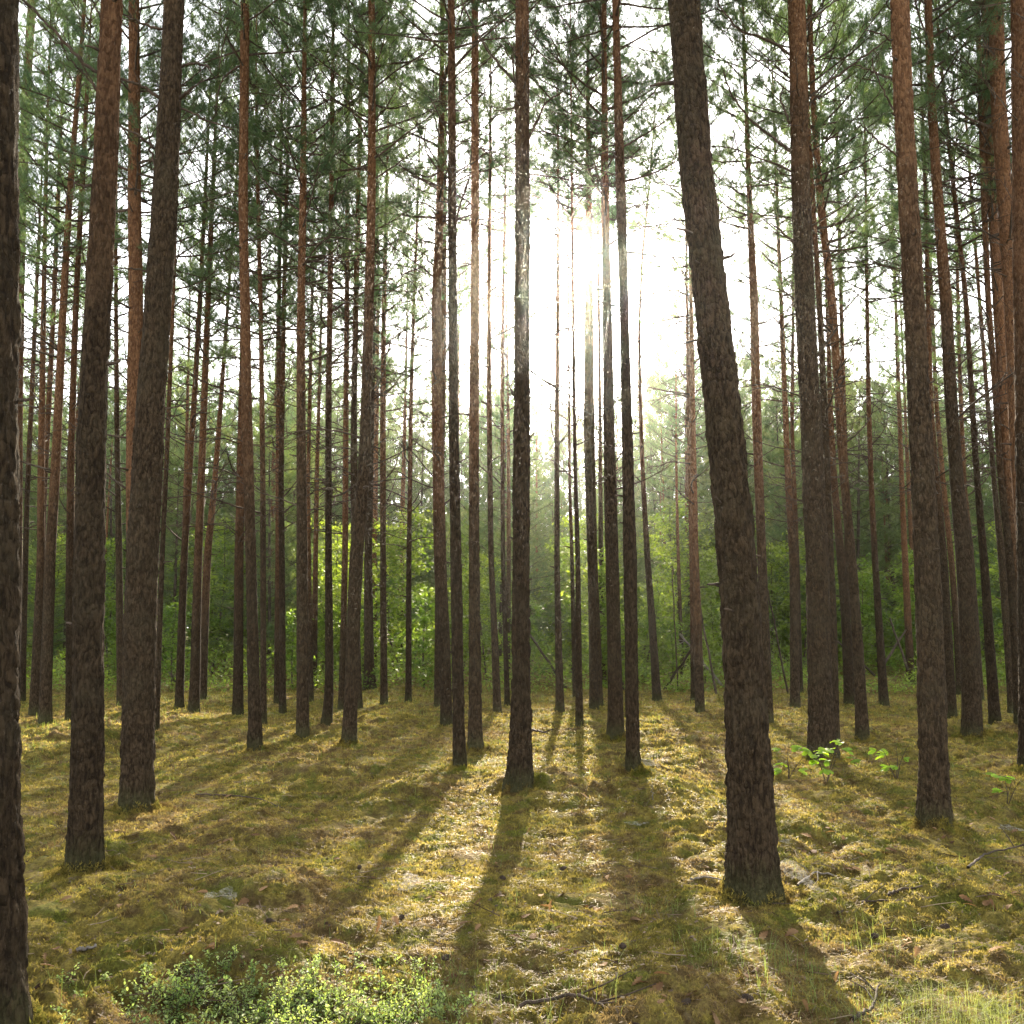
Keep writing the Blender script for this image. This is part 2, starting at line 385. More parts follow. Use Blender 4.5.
 ("pale pinkish pine far back before green undergrowth, left of the thick right trunk", 2.0, [(911,684,8.5),(908,620,7),(905,560,6),(902,490,5),(899,400,4)]),
 ("thick straight pine with a mossy foot and orange upper bark at right", 5.6, [(935,827,33),(934,790,30),(932,700,28),(927,560,26),(918.5,400,23),(914.5,300,21.5),(908,200,20),(903,100,19.5),(900,0,19.5)]),
 ("slim pine leaning left, close right of the thick orange-topped right trunk", 5, [(952,717,9.5),(948,640,8.5),(944,560,7.5),(936,480,6.2),(930.5,400,5.2),(928,300,4.4)]),
 ("thin orange pine slanting left between the thick right trunk and the dark tapering one", 3.4, [(960,694,7),(956,620,6),(951.5,560,5.6),(943,480,5),(936,400,4.2),(932,300,3.4)]),
 ("dark tapering pine leaning left, midway between the thick right trunk and the frame edge", 6.5, [(973,737,19.5),(970,660,18),(965,560,17.5),(956.5,480,13),(951,400,12),(946,300,11.5),(938,200,10),(931.5,100,8),(928,0,7.5)]),
 ("very thin pine hidden behind the foot of the dark tapering pine", 4.5, [(981,700,6),(972,560,5),(964,480,4.2),(960,380,3.8),(958,300,3.4)]),
 ("slim dark pine leaning left, first one right of the dark tapering pine", 6, [(995,725,11.5),(990,650,9.5),(984,560,8),(977,480,6),(972,400,5.4),(966,300,4.8),(955,200,4.4)]),
 ("slim dark pine leaning left, third from the frame's right edge at the ground", 6.5, [(1012.5,713,8.5),(1008,640,8),(1002,560,7.5),(994,480,5),(987.5,400,4.2),(979.5,300,3.6)]),
 ("slender pine reaching the top of the picture left of the orange trunks at right", 5, [(1020,727,10),(1016,650,8.5),(1010,560,7.5),(1001,480,6.5),(996,400,6),(988,300,5.5),(984,200,6),(981,100,5.5),(977,0,4.4)]),
 ("bright orange thick pine leaning left in the upper right corner", 2.4, [(1036,738,19),(1027,560,17),(1020,480,16),(1016,400,15.5),(1012,300,15),(1005,200,14.5),(998,100,14.5),(996,0,14)]),
 ("thinner orange-brown pine just behind the bright orange corner pine", 3.2, [(1027,730,12),(1015,560,11),(1009,480,11),(1004,400,10.5),(998,300,10),(992,200,9),(988,100,8),(985,0,7)]),
 ("thick dark pine cut off by the frame's right edge", 4.8, [(1033,772,27),(1030,560,25),(1028,400,26),(1025,200,25),(1023,0,24)]),
]

class Tree: pass
def measure(t, pts):
    base = on_ground(pts[0][0], pts[0][1])
    P, W = [], []
    for (x, y, w) in pts:
        d = ray(x, y); s = base[1] / d[1]
        P.append(d * s + np.array([0, 0, CAMZ])); W.append(w * s / FPX / 2)
    P[0] = base.copy()
    t.base, t.P, t.W = base, np.array(P), np.array(W)
    t.D = 2 * W[1]; t.dist = base[1]
    t.H = float(np.clip(9.5 + 34 * t.D, 12.0, 19.5)) * (.95 + .11 * ((pts[0][0] * 7) % 10) / 10)
    if 480 < pts[-1][0] < 690: t.H = max(t.H, 1.6 + t.dist * .395 + 4.6)
    if t.P[-1][2] - base[2] > t.H * .8: t.H = (t.P[-1][2] - base[2]) / .72

TREES = []
for label, oz, pts in from_photo:
    t = Tree(); t.label, t.oz = label, oz
    measure(t, pts); TREES.append(t)
for t in TREES:
    if t.dist < 14:
        MOUNDS.append((t.base[0], t.base[1], .07 if t.dist < 8 else .06, t.D * 1.3 + .12))
# free hummocks that show in the photograph (pixel of the foot, height, radius)
for px, py, h, r in [(400,800,.16,.38),(668,797,.16,.42),(565,790,.12,.5),(300,895,.08,.35),(515,905,.08,.3),(185,760,.08,.5),(690,760,.10,.5),
                     (480,935,.07,.5),(700,940,.07,.4),(900,900,.1,.5),(840,805,.06,.6),(150,900,.1,.6),(240,950,.08,.4)]:
    p = on_ground(px, py); MOUNDS.append((p[0], p[1], h, r))
for t, (label, oz, pts) in zip(TREES, from_photo): measure(t, pts)      # settle every tree on the finished ground

def profile(t):
    """trunk axis and radius on a fine list of heights above the base (local coordinates)"""
    L = t.P - t.base
    z, x, y, r = list(L[:, 2]), list(L[:, 0]), list(L[:, 1]), list(t.W)
    if t.H > z[-1] + .3:                           # on to the tip, straightening up
        sx = (x[-1] - x[-2]) / max(z[-1] - z[-2], .1)
        n = 6; z0, x0, y0, r0 = z[-1], x[-1], y[-1], r[-1]
        for k in range(1, n + 1):
            f = k / n; dz = (t.H - z0) * f
            z.append(z0 + dz); x.append(x0 + sx * dz * (1 - .35 * f)); y.append(y0); r.append(max(r0 * (1 - f ** 1.3), .008))
    z[0] = 0
    return np.array(z), np.array(x), np.array(y), np.array(r)

def axis(prof, h):
    z, x, y, r = prof
    k = 5
    acc = 0
    for o in np.linspace(-.35, .35, k):            # a light smoothing of the polyline
        acc = acc + np.stack([np.interp(h + o, z, x), np.interp(h + o, z, y), np.interp(h + o, z, r)], -1)
    acc = acc / k
    low = np.clip(1 - np.asarray(h) / .7, 0, 1)[..., None]
    raw = np.stack([np.interp(h, z, x), np.interp(h, z, y), np.interp(h, z, r)], -1)
    return acc * (1 - low) + raw * low

def trunk_mesh(t, near, seed):
    prof = profile(t); t.prof = prof
    rmax = prof[3].max()
    if near:
        top = min(t.H, 1.6 + t.dist * .72 + .6)
        dz = .011 * max(1, t.dist / 7)
        hs = np.concatenate([np.arange(-.25, top, dz), np.linspace(top, t.H, 24)[1:]])
        seg = int(np.clip(2 * np.pi * rmax / dz * .9, 48, 150))
    else:
        hs = np.concatenate([np.arange(-.2, 1.0, .1), np.arange(1.0, t.H, .16), [t.H]]); seg = 22 if t.dist < 20 else 14
    a = axis(prof, np.clip(hs, 0, None)); r = a[:, 2]
    th = np.arange(seg) / seg * 2 * np.pi
    Z = np.repeat(hs[:, None], seg, 1); TH = np.repeat(th[None], len(hs), 0)
    c, s = np.cos(TH), np.sin(TH); Rr = np.repeat(r[:, None], seg, 1)
    flare = np.exp(-np.clip(Z, 0, None) / (.16 + rmax * .5)) * (Z < 3)
    lobes = .5 + .5 * np.sin(TH * 3 + seed) * .7 + .35 * np.sin(TH * 5 + seed * 2)
    Rr = Rr * ((.95 if near else 1) + flare * (.06 + .22 * lobes))
    q = (c * Rr, s * Rr, Z)
    so = seed * 7.3
    Rr = Rr * (1 + .05 * noise3(q[0] * 5 + so, q[1] * 5, Z * 1.1, 11) + .03 * noise3(q[0] * 12 + so, q[1] * 12, Z * 3, 12))
    if near:
        wx = noise3(q[0] * 9, q[1] * 9, Z * 5 + so, 13) * .55 + noise3(q[0] * 30, q[1] * 30, Z * 16 + so, 18) * .3
        wz = noise3(q[0] * 7 + 5, q[1] * 7, Z * 4 + so, 14) * 1.1 + noise3(q[0] * 26 + 5, q[1] * 26, Z * 15, 19) * .5
        sc = 22.0 if t.dist > 5 else 17.0
        f1, f2, idv = cells3(q[0] * sc + wx + so, q[1] * sc + wx, Z * sc * .17 + wz, 15)
        plate = np.clip((f2 - f1) * 2.2, 0, 1)
        f1b, f2b, idb = cells3(q[0] * sc * 2.1 + so, q[1] * sc * 2.1 + wx, Z * sc * .8 + wz, 16)
        amp = np.clip(1.1 - Z / 10, .3, 1)
        Rr = Rr + amp * min(1, rmax / .145) * (.0145 * (plate - .6) * (.45 + .8 * idv) + .008 * (idv - .5) + .0045 * np.clip((f2b - f1b) * 2, 0, 1) * (.2 + idb) - .003
                         + .006 * noise3(q[0] * 34, q[1] * 34, Z * 12 + so, 20) + .003 * noise3(q[0] * 80, q[1] * 80, Z * 45, 17))
    if near:                                   # ridges that run down into the root swellings
        rid = np.abs(noise3(c * rmax * 30 + so, s * rmax * 30, Z * 1.6, 23))
        Rr = Rr + (.030 * np.exp(-np.clip(Z, 0, None) / .30) + .006) * (.35 - rid) * min(1, rmax / .12)
    X = a[:, 0:1] + c * Rr; Y = a[:, 1:2] + s * Rr
    g = Geo(); g.add(np.stack([X, Y, Z], -1), grid_faces(len(hs), seg, True), 0)
    return g.mesh('trunk', [M_BARKN if near else M_BARK], smooth=True)

# ------------------------------------------------------------------ foliage builders
def needles(g, P, Dv, per, ln, wd, mi, spread=(.45, 1.25)):
    """needles bristling round short shoots: P places, Dv directions"""
    P = np.repeat(np.asarray(P), per, 0); Dv = np.repeat(np.asarray(Dv), per, 0)
    n = len(P)
    a = np.cross(Dv, rng.normal(size=(n, 3))); a /= np.linalg.norm(a, axis=1)[:, None] + 1e-9
    ang = rng.uniform(*spread, n)[:, None]
    d = Dv * np.cos(ang) + a * np.sin(ang)
    d[:, 2] += .12
    L = rng.uniform(.75, 1.25, n)[:, None] * ln
    root = P + Dv * rng.uniform(-.06, .06, n)[:, None]
    sd = np.cross(d, rng.normal(size=(n, 3))); sd /= np.linalg.norm(sd, axis=1)[:, None] + 1e-9
    v = np.stack([root - sd * wd / 2, root + sd * wd / 2, root + d * L], 1)
    g.add(v, np.arange(n * 3).reshape(-1, 3), mi)

def limb(p0, az, el, length, up, n=7, wob=.05):
    pts = [np.array(p0, float)]; d_el = el
    for k in range(n - 1):
        az += random.gauss(0, wob * 2); d_el += up / (n - 1) + random.gauss(0, wob)
        step = length / (n - 1)
        pts.append(pts[-1] + step * np.array([math.cos(az) * math.cos(d_el), math.sin(az) * math.cos(d_el), math.sin(d_el)]))
    return np.array(pts)

def pine_crown(L, Rm, nl, per, ln, wd, young=False, seed=0, dead=0, mat=None):
    random.seed(seed)
    g = Geo(); P, Dv = [], []
    for k in range(nl):
        f = (k + random.random()) / nl
        z = L * (f ** 1.05)
        if young: pr = (1 - f) ** .85 + .06
        else: pr = (.62 + .9 * f if f < .4 else 1.0 - ((f - .4) / .6) ** 1.6 * .78)
        ln_l = Rm * pr * random.uniform(.6, 1.2)
        az = k * 2.399 + random.uniform(-.5, .5)
        el = (.1 + .75 * f + random.uniform(-.2, .2)) if not young else (.05 + .6 * f + random.uniform(-.12, .12))
        pts = limb((0, 0, z), az, el, ln_l, random.uniform(.0, .45) if not young else .25)
        rad = np.linspace(.022 if not young else .013, .005, len(pts)) * (1 - .5 * f)
        g.tube(pts, rad, 4, 1, False)
        # side shoots
        nb = max(3, int(ln_l / (.17 if not young else .2)))
        for b in range(nb):
            u = (.36 if not young else .12) + (1 - (.36 if not young else .12)) * (b + random.random()) / nb
            i = min(int(u * (len(pts) - 1)), len(pts) - 2); w = u * (len(pts) - 1) - i
            p = pts[i] * (1 - w) + pts[i + 1] * w; d = unit(pts[i + 1] - pts[i])
            side = unit(np.cross(d, [0, 0, 1])) * random.choice((-1, 1))
            dd = unit(d * .7 + side * random.uniform(.5, 1.1) + np.array([0, 0, random.uniform(-.1, .55)]))
            bl = random.uniform(.22, .62) * (1.15 - .5 * u) * (1 if not young else 1.1)
            ns = max(2, int(bl / (.052 if not young else .09)))
            e = p + dd * bl + np.array([0, 0, .1 * bl])
            g.tube([p, (p + e) / 2 - np.array([0, 0, .02]), e], [.006, .005, .003], 3, 1, False)
            for s in range(ns):
                q = p + (e - p) * (.3 + .7 * (s + 1) / ns) + np.array([random.gauss(0, .05) for _ in range(3)])
                P.append(q); Dv.append(unit(dd + np.array([random.gauss(0, .6), random.gauss(0, .6), random.uniform(-.2, .6)])))
        P.append(pts[-1]); Dv.append(unit(pts[-1] - pts[-2]))
    for k in range(6):
        P.append(np.array([random.gauss(0, .05), random.gauss(0, .05), L * (1 + .02 * k)])); Dv.append(np.array([random.gauss(0, .3), random.gauss(0, .3), 1.0]) / 1.1)
    if young:
        g.tube([[0, 0, -.6], [0, 0, L * .5], [0, 0, L * 1.02]], [.06, .04, .006], 5, 1)
    for k in range(dead):                                     # bare twigs under the live crown
        z = -random.uniform(.05, 3.2)
        az = random.uniform(0, 6.28)
        pts = limb((0, 0, z), az, random.uniform(-.1, .5), random.uniform(.4, 1.5) * (1 + z / 6), random.uniform(-.5, .2), 6, .1)
        g.tube(pts, np.linspace(.011, .004, 6), 3, 1, False)
        for b in range(3):
            i = random.randint(2, 4); e = pts[i] + unit(pts[i + 1] - pts[i] + np.random.default_rng(k * 7 + b).normal(size=3) * .09) * random.uniform(.15, .45)
            g.tube([pts[i], e], [.005, .003], 3, 1, False)
    needles(g, np.array(P), np.array(Dv), per, ln, wd, 0)
    return g.mesh('crown', [mat or M_NEEDLE, M_TWIG])

CROWNS = [pine_crown(7, random.uniform(2.2, 2.6), 54, 21, .088, .0064, seed=40 + k, dead=18) for k in range(7)]
YOUNG = [pine_crown(8, 2.4, 76, 24, .13, .013, True, seed=60 + k, mat=M_NEEDLE2) for k in range(4)]

def dead_branch(kind, seed):
    random.seed(seed); g = Geo(); r2 = np.random.default_rng(seed)
    if kind == 'stub':
        pts = limb((0, 0, 0), 0, random.uniform(-.1, .5), random.uniform(.07, .22), random.uniform(-.3, .5), 4, .15)
        g.tube(pts, [.017, .013, .011, .008], 6, 0)
    else:
        ln_l = random.uniform(.8, 1.7)
        pts = limb((0, 0, 0), 0, random.uniform(-.05, .65), ln_l, random.uniform(-.9, .5), 9, .09)
        g.tube(pts, np.linspace(.017, .0045, 9), 5, 0)
        for b in range(random.randint(3, 6)):
            i = random.randint(3, 7)
            d = unit(unit(pts[i + 1] - pts[i]) + r2.normal(size=3) * .55)
            ll = random.uniform(.15, .55)
            m = pts[i] + d * ll * .5; e = pts[i] + d * ll + np.array([0, 0, -.12 * ll])
            g.tube([pts[i], m, e], [.007, .005, .003], 4, 0, False)
            if random.random() < .6:
                d2 = unit(d + r2.normal(size=3) * .6); g.tube([m, m + d2 * ll * .4], [.004, .0025], 3, 0, False)
    return g.mesh('branch', [M_TWIG], smooth=True)

BRANCH = [dead_branch('twig', 100 + k) for k in range(9)]
STUB = [dead_branch('stub', 130 + k) for k in range(5)]
random.seed(11)

def put_crown(root, t, mesh, zc, L, wide):
    a0 = axis(t.prof, np.array([zc]))[0]; a1 = axis(t.prof, np.array([t.H]))[0]
    d = Vector((a1[0] - a0[0], a1[1] - a0[1], t.H - zc)).normalized()
    q = d.to_track_quat('Z', 'Y').to_matrix() @ Matrix.Rotation(random.uniform(0, 6.28), 3, 'Z')
    c = link('crown', mesh, root)
    c.location = (a0[0], a0[1], zc); c.rotation_euler = q.to_euler(); c.scale = (wide, wide, L / 7)
    return c

def put_branches(root, t, meshes, n, z0, z1, smin, smax, name):
    for _ in range(n):
        h = random.uniform(z0, z1)
        a = axis(t.prof, np.array([h]))[0]
        az = random.uniform(0, 6.28)
        b = link(name, random.choice(meshes), root)
        rr = a[2] * .85
        b.location = (a[0] + rr * math.cos(az), a[1] + rr * math.sin(az), h)
        b.rotation_euler = (random.uniform(-.3, .3), 0, az); s = random.uniform(smin, smax); b.scale = (s, s, s)

def oriented_branch(root, t, h, az, mesh, s, roll=0):
    a = axis(t.prof, np.array([h]))[0]
    b = link('branch', mesh, root)
    b.location = (a[0] + a[2] * .85 * math.cos(az), a[1] + a[2] * .85 * math.sin(az), h)
    b.rotation_euler = (roll, 0, az); b.scale = (s, s, s)

PHOTO_BRANCHES = {      # dead limbs that can be made out: (width, pixels from the trunk outwards)
 1: [(3.6,(99,74),(75,55),(58,37),(40,17),(20,6)), (2.6,(97,90),(85,75),(72,65)), (3.2,(95,187),(85,188),(70,184)), (2.6,(103,20),(96,8),(92,-4))],
 2: [(3.8,(160,98),(140,87),(122,83)), (3,(154,148),(140,137),(118,129)), (3,(163,30),(137,24),(124,18)), (3.2,(180,66),(195,66),(205,70),(215,76)),
     (4.2,(178,99),(190,94),(198,92)), (2.4,(178,107),(200,119),(215,128),(238,137)), (2.8,(155,194),(135,191),(116,191)), (3,(157,170),(152,152),(152,137)), (2.2,(150,272),(130,270),(115,273)),
     (3,(174,190),(179,180),(181,172))],
 16: [(2.2,(243,64),(228,76),(221,90),(219,115)), (2.2,(245,0),(232,20),(226,45),(222,75))],
 20: [(2,(301,165),(285,150),(266,115)), (1.8,(304,110),(296,95),(276,70)), (2,(303,155),(318,140),(330,132))],
 26: [(2.2,(371,82),(355,66),(340,60),(318,53)), (2,(374,28),(387,15),(395,4)), (2,(374,122),(387,108),(396,95)), (2.2,(369,12),(364,25),(362,45))],
 32: [(1.8,(452,140),(440,120),(430,100))],
 33: [(1.8,(478,70),(490,60),(503,48)), (1.8,(478,100),(488,88),(496,70))],
 36: [(2.6,(528,140),(537,120),(545,108),(562,99)), (2.8,(518,97),(513,72),(514,50)), (3,(518,88),(490,55),(475,35),(455,-3)), (2,(528,12),(542,2)), (1.8,(528,40),(538,33)), (1.8,(528,58),(539,54)), (2,(529,438),(536,433)), (2,(514,395),(508,385))],
 52: [(3,(790,54),(768,42),(740,36),(722,20),(708,-3)), (3,(791,152),(768,137),(745,120),(728,100),(720,78)), (2.6,(806,99),(840,75),(865,58),(890,40)), (2.6,(804,27),(822,12),(842,0)),
      (3.2,(812,362),(825,345),(840,323)), (2.6,(790,124),(779,100),(781,92)), (2.4,(788,76),(776,70)), (2.4,(795,245),(780,232),(768,226))],
 59: [(2.2,(894,109),(880,92),(867,65)), (2.2,(892,40),(878,37),(860,36)), (2.2,(893,80),(870,74),(850,70)), (2.2,(897,156),(875,142),(853,127)), (2,(891,14),(884,4))],
 66: [(1.8,(977,90),(965,75),(950,60))],
 68: [(2.2,(994,92),(988,72),(985,55))],
}
for k, t in enumerate(TREES):
    near = t.dist < 14.0
    root = link('pine_tree', None); root.location = t.base; root.empty_display_size = .3
    tag(root, t.label, 'pine tree', 'tall pine trees of the stand')
    tr = link('trunk', trunk_mesh(t, near, k + 1), root); tr['orange_z'] = float(t.oz)
    zc = t.H * random.uniform(.45, .56)
    if t.dist < 14: zc = max(zc, t.H * .6)
    if 480 < from_photo[k][2][-1][0] < 690 and t.dist > 8:        # these show bare stems against the bright gap
        zc = max(zc, 1.6 + t.dist * .395)
    L = t.H - zc + .1
    put_crown(root, t, CROWNS[k % len(CROWNS)], zc, L, float(np.clip(.55 + t.D * 1.5, .66, .96)))
    vis_top = 1.6 + t.dist * .66
    lo = 1.6 + .02 * t.dist
    if near:
        put_branches(root, t, STUB, 4 if t.dist < 5 else 12, 1.5, vis_top, .4, .9, 'branch_stub')
        put_branches(root, t, BRANCH, 5 if t.dist > 9.9 else 0, vis_top * .62, vis_top, .5, .95, 'branch')
    else:
        put_branches(root, t, STUB, 5, 2, zc, .7, 1.3, 'branch_stub')
        put_branches(root, t, BRANCH, 15, max(3.2, zc * .45), min(zc + 1.5, vis_top + .5), .55, 1.1, 'branch')
    for w, *pix in PHOTO_BRANCHES.get(k, ()):
        Q = []
        for q, (px, py) in enumerate(pix):
            d = ray(px, py); p = d * (t.base[1] / d[1]) + np.array([0, 0, CAMZ]) - t.base
            p[1] -= .05 * q; Q.append(p)
        Q = np.array(Q); u = np.linspace(0, len(Q) - 1, 5 * len(Q)); i = np.minimum(u.astype(int), len(Q) - 2); f = (u - i)[:, None]
        C = Q[i] * (1 - f) + Q[i + 1] * f; C[1:-1] = (C[:-2] + C[1:-1] + C[2:]) / 3
        C += rng.normal(size=C.shape) * .006; rad = 1.1 * w * t.base[1] / FPX / 2
        g = Geo(); g.tube(C, np.linspace(rad, rad * .45, len(C)), 7, 0)
        for b in range(max(1, len(Q) - 1)):
            j = random.randint(len(C) // 3, len(C) - 2); e = C[j] + unit(unit(C[j + 1] - C[j]) + rng.normal(size=3) * .6) * random.uniform(.08, .3)
            g.tube([C[j], (C[j] + e) / 2 + rng.normal(size=3) * .01, e], [rad * .4, rad * .3, rad * .15], 4, 0, False)
        link('branch', g.mesh('branch', [M_TWIG], smooth=True), root)
# ------------------------------------------------------------------ far pines, young pines, saplings
placed = [(t.base[0], t.base[1]) for t in TREES]
def clear(x, y, d): return all((x - a) ** 2 + (y - b) ** 2 > d * d for a, b in placed)
def straight_tree(D, H, lean, seed):
    t = Tree(); t.dist = 40; t.H = H; t.D = D
    z = np.linspace(0, H, 9); f = z / H
    random.seed(seed)
    ph = random.uniform(0, 6)
    t.P = np.stack([lean * z + .08 * np.sin(f * 4 + ph), .06 * np.sin(f * 3 + ph * 2), z], -1); t.P[:, :2] -= t.P[0, :2]
    t.base = np.zeros(3); t.W = D / 2 * (1 - f ** 1.25 * .93)
    return t

FAR = []
for k in range(6):
    t = straight_tree([.15, .19, .23, .17, .21, .14][k], [13.5, 15, 16.5, 14.2, 15.8, 12.8][k], [.0, .012, -.015, .02, -.01, .0][k], 200 + k)
    me = trunk_mesh(t, False, 80 + k); FAR.append((t, me, [3.6, 4.2, 3.0, 5.0, 3.4, 4.0][k]))
random.seed(23)
LINE = math.tan(SUN_EL)
def in_beam(x, y, H):
    return -1.7 < x - math.tan(SUN_AZ) * y < 1.2 and H > (y - 8) * LINE
count = 0; tries = 0
while count < 48 and tries < 8000:
    tries += 1
    y = random.uniform(27, 62) if count < 28 else random.uniform(60, 85); x = random.uniform(-.56, .56) * y
    if count >= 36:
        y = random.uniform(29, 62); x = math.tan(SUN_AZ) * y + random.choice((random.uniform(-6.5, -1.7), random.uniform(-6.5, -1.7), random.uniform(1.3, 5.5)))
    k = random.randrange(6); t, me, oz = FAR[k]
    if not clear(x, y, 1.7) or in_beam(x, y, t.H): continue
    placed.append((x, y)); count += 1
    s = random.uniform(.9, 1.08)
    root = link('pine_tree', None); root.location = (x, y, float(ground_z(x, y)) - .05); root.rotation_euler = (0, 0, random.uniform(0, 6.28)); root.scale = (s, s, s)
    tag(root, 'slim pine trunk with a high thin crown in the hazy rows behind the front stand', 'pine tree', 'pines in the hazy back rows')
    tr = link('trunk', me, root); tr['orange_z'] = oz
    zc = t.H * random.uniform(.44, .56)
    put_crown(root, t, random.choice(CROWNS), zc, t.H - zc, random.uniform(.56, .82))

random.seed(31)
count = 0; tries = 0
yp = []
while count < 215 and tries < 30000:
    tries += 1
    y = random.uniform(33, 55) if count < 44 else 52 + 58 * random.random() ** 1.3
    x = random.uniform(-.58, .58) * y
    if not all((x - a) ** 2 + (y - b) ** 2 > (2.3 if y < 52 else 2.4) ** 2 for a, b in yp): continue
    H = random.uniform(4.5, 9) if y < 52 else max(7, LINE * (y - 36)) * random.uniform(.8, 1.08)
    if not -.075 < x / y < .175 and y > 42 and random.random() < .62: H = 1.6 + y * random.uniform(.17, .245)
    if -.075 <= x / y <= .175 and y > 68: H = 1.6 + y * random.uniform(.15, .225)
    elif in_beam(x, y, H): H = max(4.5, (y - 8) * LINE * random.uniform(.75, .95))
    yp.append((x, y)); count += 1
    o = link('young_pine', random.choice(YOUNG)); s = H / 8 * 1.0
    o.location = (x, y, float(ground_z(x, y)) + .5 * s); q = random.uniform(.85, 1.15) * max(1, 1.25 / s ** .5); o.scale = (s * q, s * q, s); o.rotation_euler = (random.gauss(0, .03), random.gauss(0, .03), random.uniform(0, 6.28))
    tag(o, 'young bushy pine with branches down to the ground, hazy behind the trunks', 'young pine', 'young pines filling the background')

def sapling(seed, H, nb, nleaf, size):
    random.seed(seed); r2 = np.random.default_rng(seed)
    stem, leaf = Geo(), Geo(); P, Nn = [], []
    axis_pts = limb((0, 0, -.1), random.uniform(0, 6), 1.45, H, 0, 8, .05)
    stem.tube(axis_pts, np.linspace(.012 + H * .006, .004, 8), 5, 0)
    for b in range(nb):
        u = .12 + .85 * (b + random.random()) / nb
        i = min(int(u * 7), 6); w = u * 7 - i
        p = axis_pts[i] * (1 - w) + axis_pts[i + 1] * w
        bl = H * random.uniform(.2, .42) * (1.1 - .7 * u)
        pts = limb(p, b * 2.4 + random.uniform(-.5, .5), random.uniform(.15, .8), bl, random.uniform(-.5, .1), 6, .1)
        stem.tube(pts, np.linspace(.008, .003, 6), 3, 0, False)
        m = int(nleaf * (.4 + bl / H * 2))
        uu = r2.uniform(.2, 1.02, m) * 5; ii = np.minimum(uu.astype(int), 4); ww = (uu - ii)[:, None]
        c = pts[ii] * (1 - ww) + pts[ii + 1] * ww + r2.normal(size=(m, 3)) * np.array([.13, .13, .075]) * (.6 + H * .12)
        P.append(c)
    P = np.concatenate(P); n = len(P)
    nm = r2.normal(size=(n, 3)) * .55 + np.array([0, 0, 1.0]); nm /= np.linalg.norm(nm, axis=1)[:, None]
    a = np.cross(nm, r2.normal(size=(n, 3))); a /= np.linalg.norm(a, axis=1)[:, None]; b = np.cross(nm, a)
    s = r2.uniform(.6, 1.3, n)[:, None] * size
    v = np.stack([P - a * s, P + b * s * .45 - nm * s * .1, P + a * s * .9 - nm * s * .25, P - b * s * .45 - nm * s * .1], 1)
    leaf.add(v, np.arange(n * 4).reshape(-1, 4), 0)
    return stem.mesh('stem', [M_TWIG]), leaf.mesh('crown', [M_LEAF])

SAPS = [sapling(300 + k, h, nb, nl, sz) for k, (h, nb, nl, sz) in enumerate([(2.2, 16, 90, .06), (3.2, 22, 110, .065), (4.5, 28, 130, .07), (1.4, 14, 80, .05), (5.8, 32, 150, .07)])]
random.seed(41)
count = 0; tries = 0; sp = []
while count < 118 and tries < 20000:
    tries += 1
    y = random.uniform(25.2, 46); x = random.uniform(-.55, .55) * y
    if not all((x - a) ** 2 + (y - b) ** 2 > .75 ** 2 for a, b in sp) or not clear(x, y, .4): continue
    k = random.choice((0, 3, 0, 1)) if y < 29 else random.choice((0, 1, 2, 2, 4, 1))
    if k == 4 and y < 34: continue
    sp.append((x, y)); count += 1
    root = link('sapling', None); s = random.uniform(.8, 1.15)
    root.location = (x, y, float(ground_z(x, y))); root.rotation_euler = (0, 0, random.uniform(0, 6.28)); root.scale = (s, s, s)
    tag(root, 'leafy bright green sapling in the undergrowth along the back of the clearing', 'sapling', 'leafy saplings at the back of the clearing')
    link('stem', SAPS[k][0], root); link('crown', SAPS[k][1], root)

def build_undergrowth():
    """knee to hip high greenery at the back of the clearing"""
    n = 80000; y = 24.8 + 26 * rng.random(n) ** 1.5; x = rng.uniform(-.57, .57, n) * y
    hmax = np.clip(.35 + 1.5 * noise2(x / 2.2, y / 2.2, 81) + .6 * noise2(x / .7, y / .7, 82) + (y - 27) * .06, .04, 1.9)
    z = ground_z(x, y) + hmax * rng.random(n) ** .7
    keep = (hmax > .12); P = np.stack([x, y, z], -1)[keep]; n = len(P)
    nm = rng.normal(size=(n, 3)) * .55 + np.array([0, 0, 1.0]); nm /= np.linalg.norm(nm, axis=1)[:, None]
    a = np.cross(nm, rng.normal(size=(n, 3))); a /= np.linalg.norm(a, axis=1)[:, None]; b = np.cross(nm, a)
    s = rng.uniform(.03, .065, n)[:, None]
    g = Geo(); g.add(np.stack([P - a * s, P + b * s * .5, P + a * s, P - b * s * .5], 1), np.arange(n * 4).reshape(-1, 4), 0)
    tag(link('undergrowth', g.mesh('undergrowth', [M_LEAF])), 'low leafy green undergrowth at the back of the clearing', None, None, 'stuff')
build_undergrowth()

# ------------------------------------------------------------------ the ground
def build_ground():
    fr = np.linspace(R(-35), R(35), 900); bk = np.linspace(R(35), R(325), 80)[1:-1]
    ang = np.concatenate([fr, bk])                         # from +Y towards +X
    rad = np.concatenate([np.linspace(.3, 2.8, 10), 2.8 * np.exp(np.arange(1, 600) * .0042), ])
    last = rad[-1]; rad = np.concatenate([rad, last * np.exp(np.arange(1, 42) * .07)])
    rad = rad[rad < 400]
    X = rad[:, None] * np.sin(ang)[None]; Y = rad[:, None] * np.cos(ang)[None]
    Z = ground_z(X.ravel(), Y.ravel()).reshape(X.shape)
    g = Geo(); n, m = X.shape
    g.add(np.stack([X, Y, Z], -1), grid_faces(n, m, True)[:, ::-1], 0)
    zc = float(ground_z(0, 0))
    g.add(np.concatenate([np.stack([X[0], Y[0], Z[0]], -1), [[0, 0, zc]]]), np.array([[(k + 1) % m, k, m] for k in range(m)]), 0)
    tag(link('ground', g.mesh('ground', [M_GROUND], smooth=True)), 'uneven mossy forest floor with dry needles and low hummocks', None, None, 'structure')
build_ground()

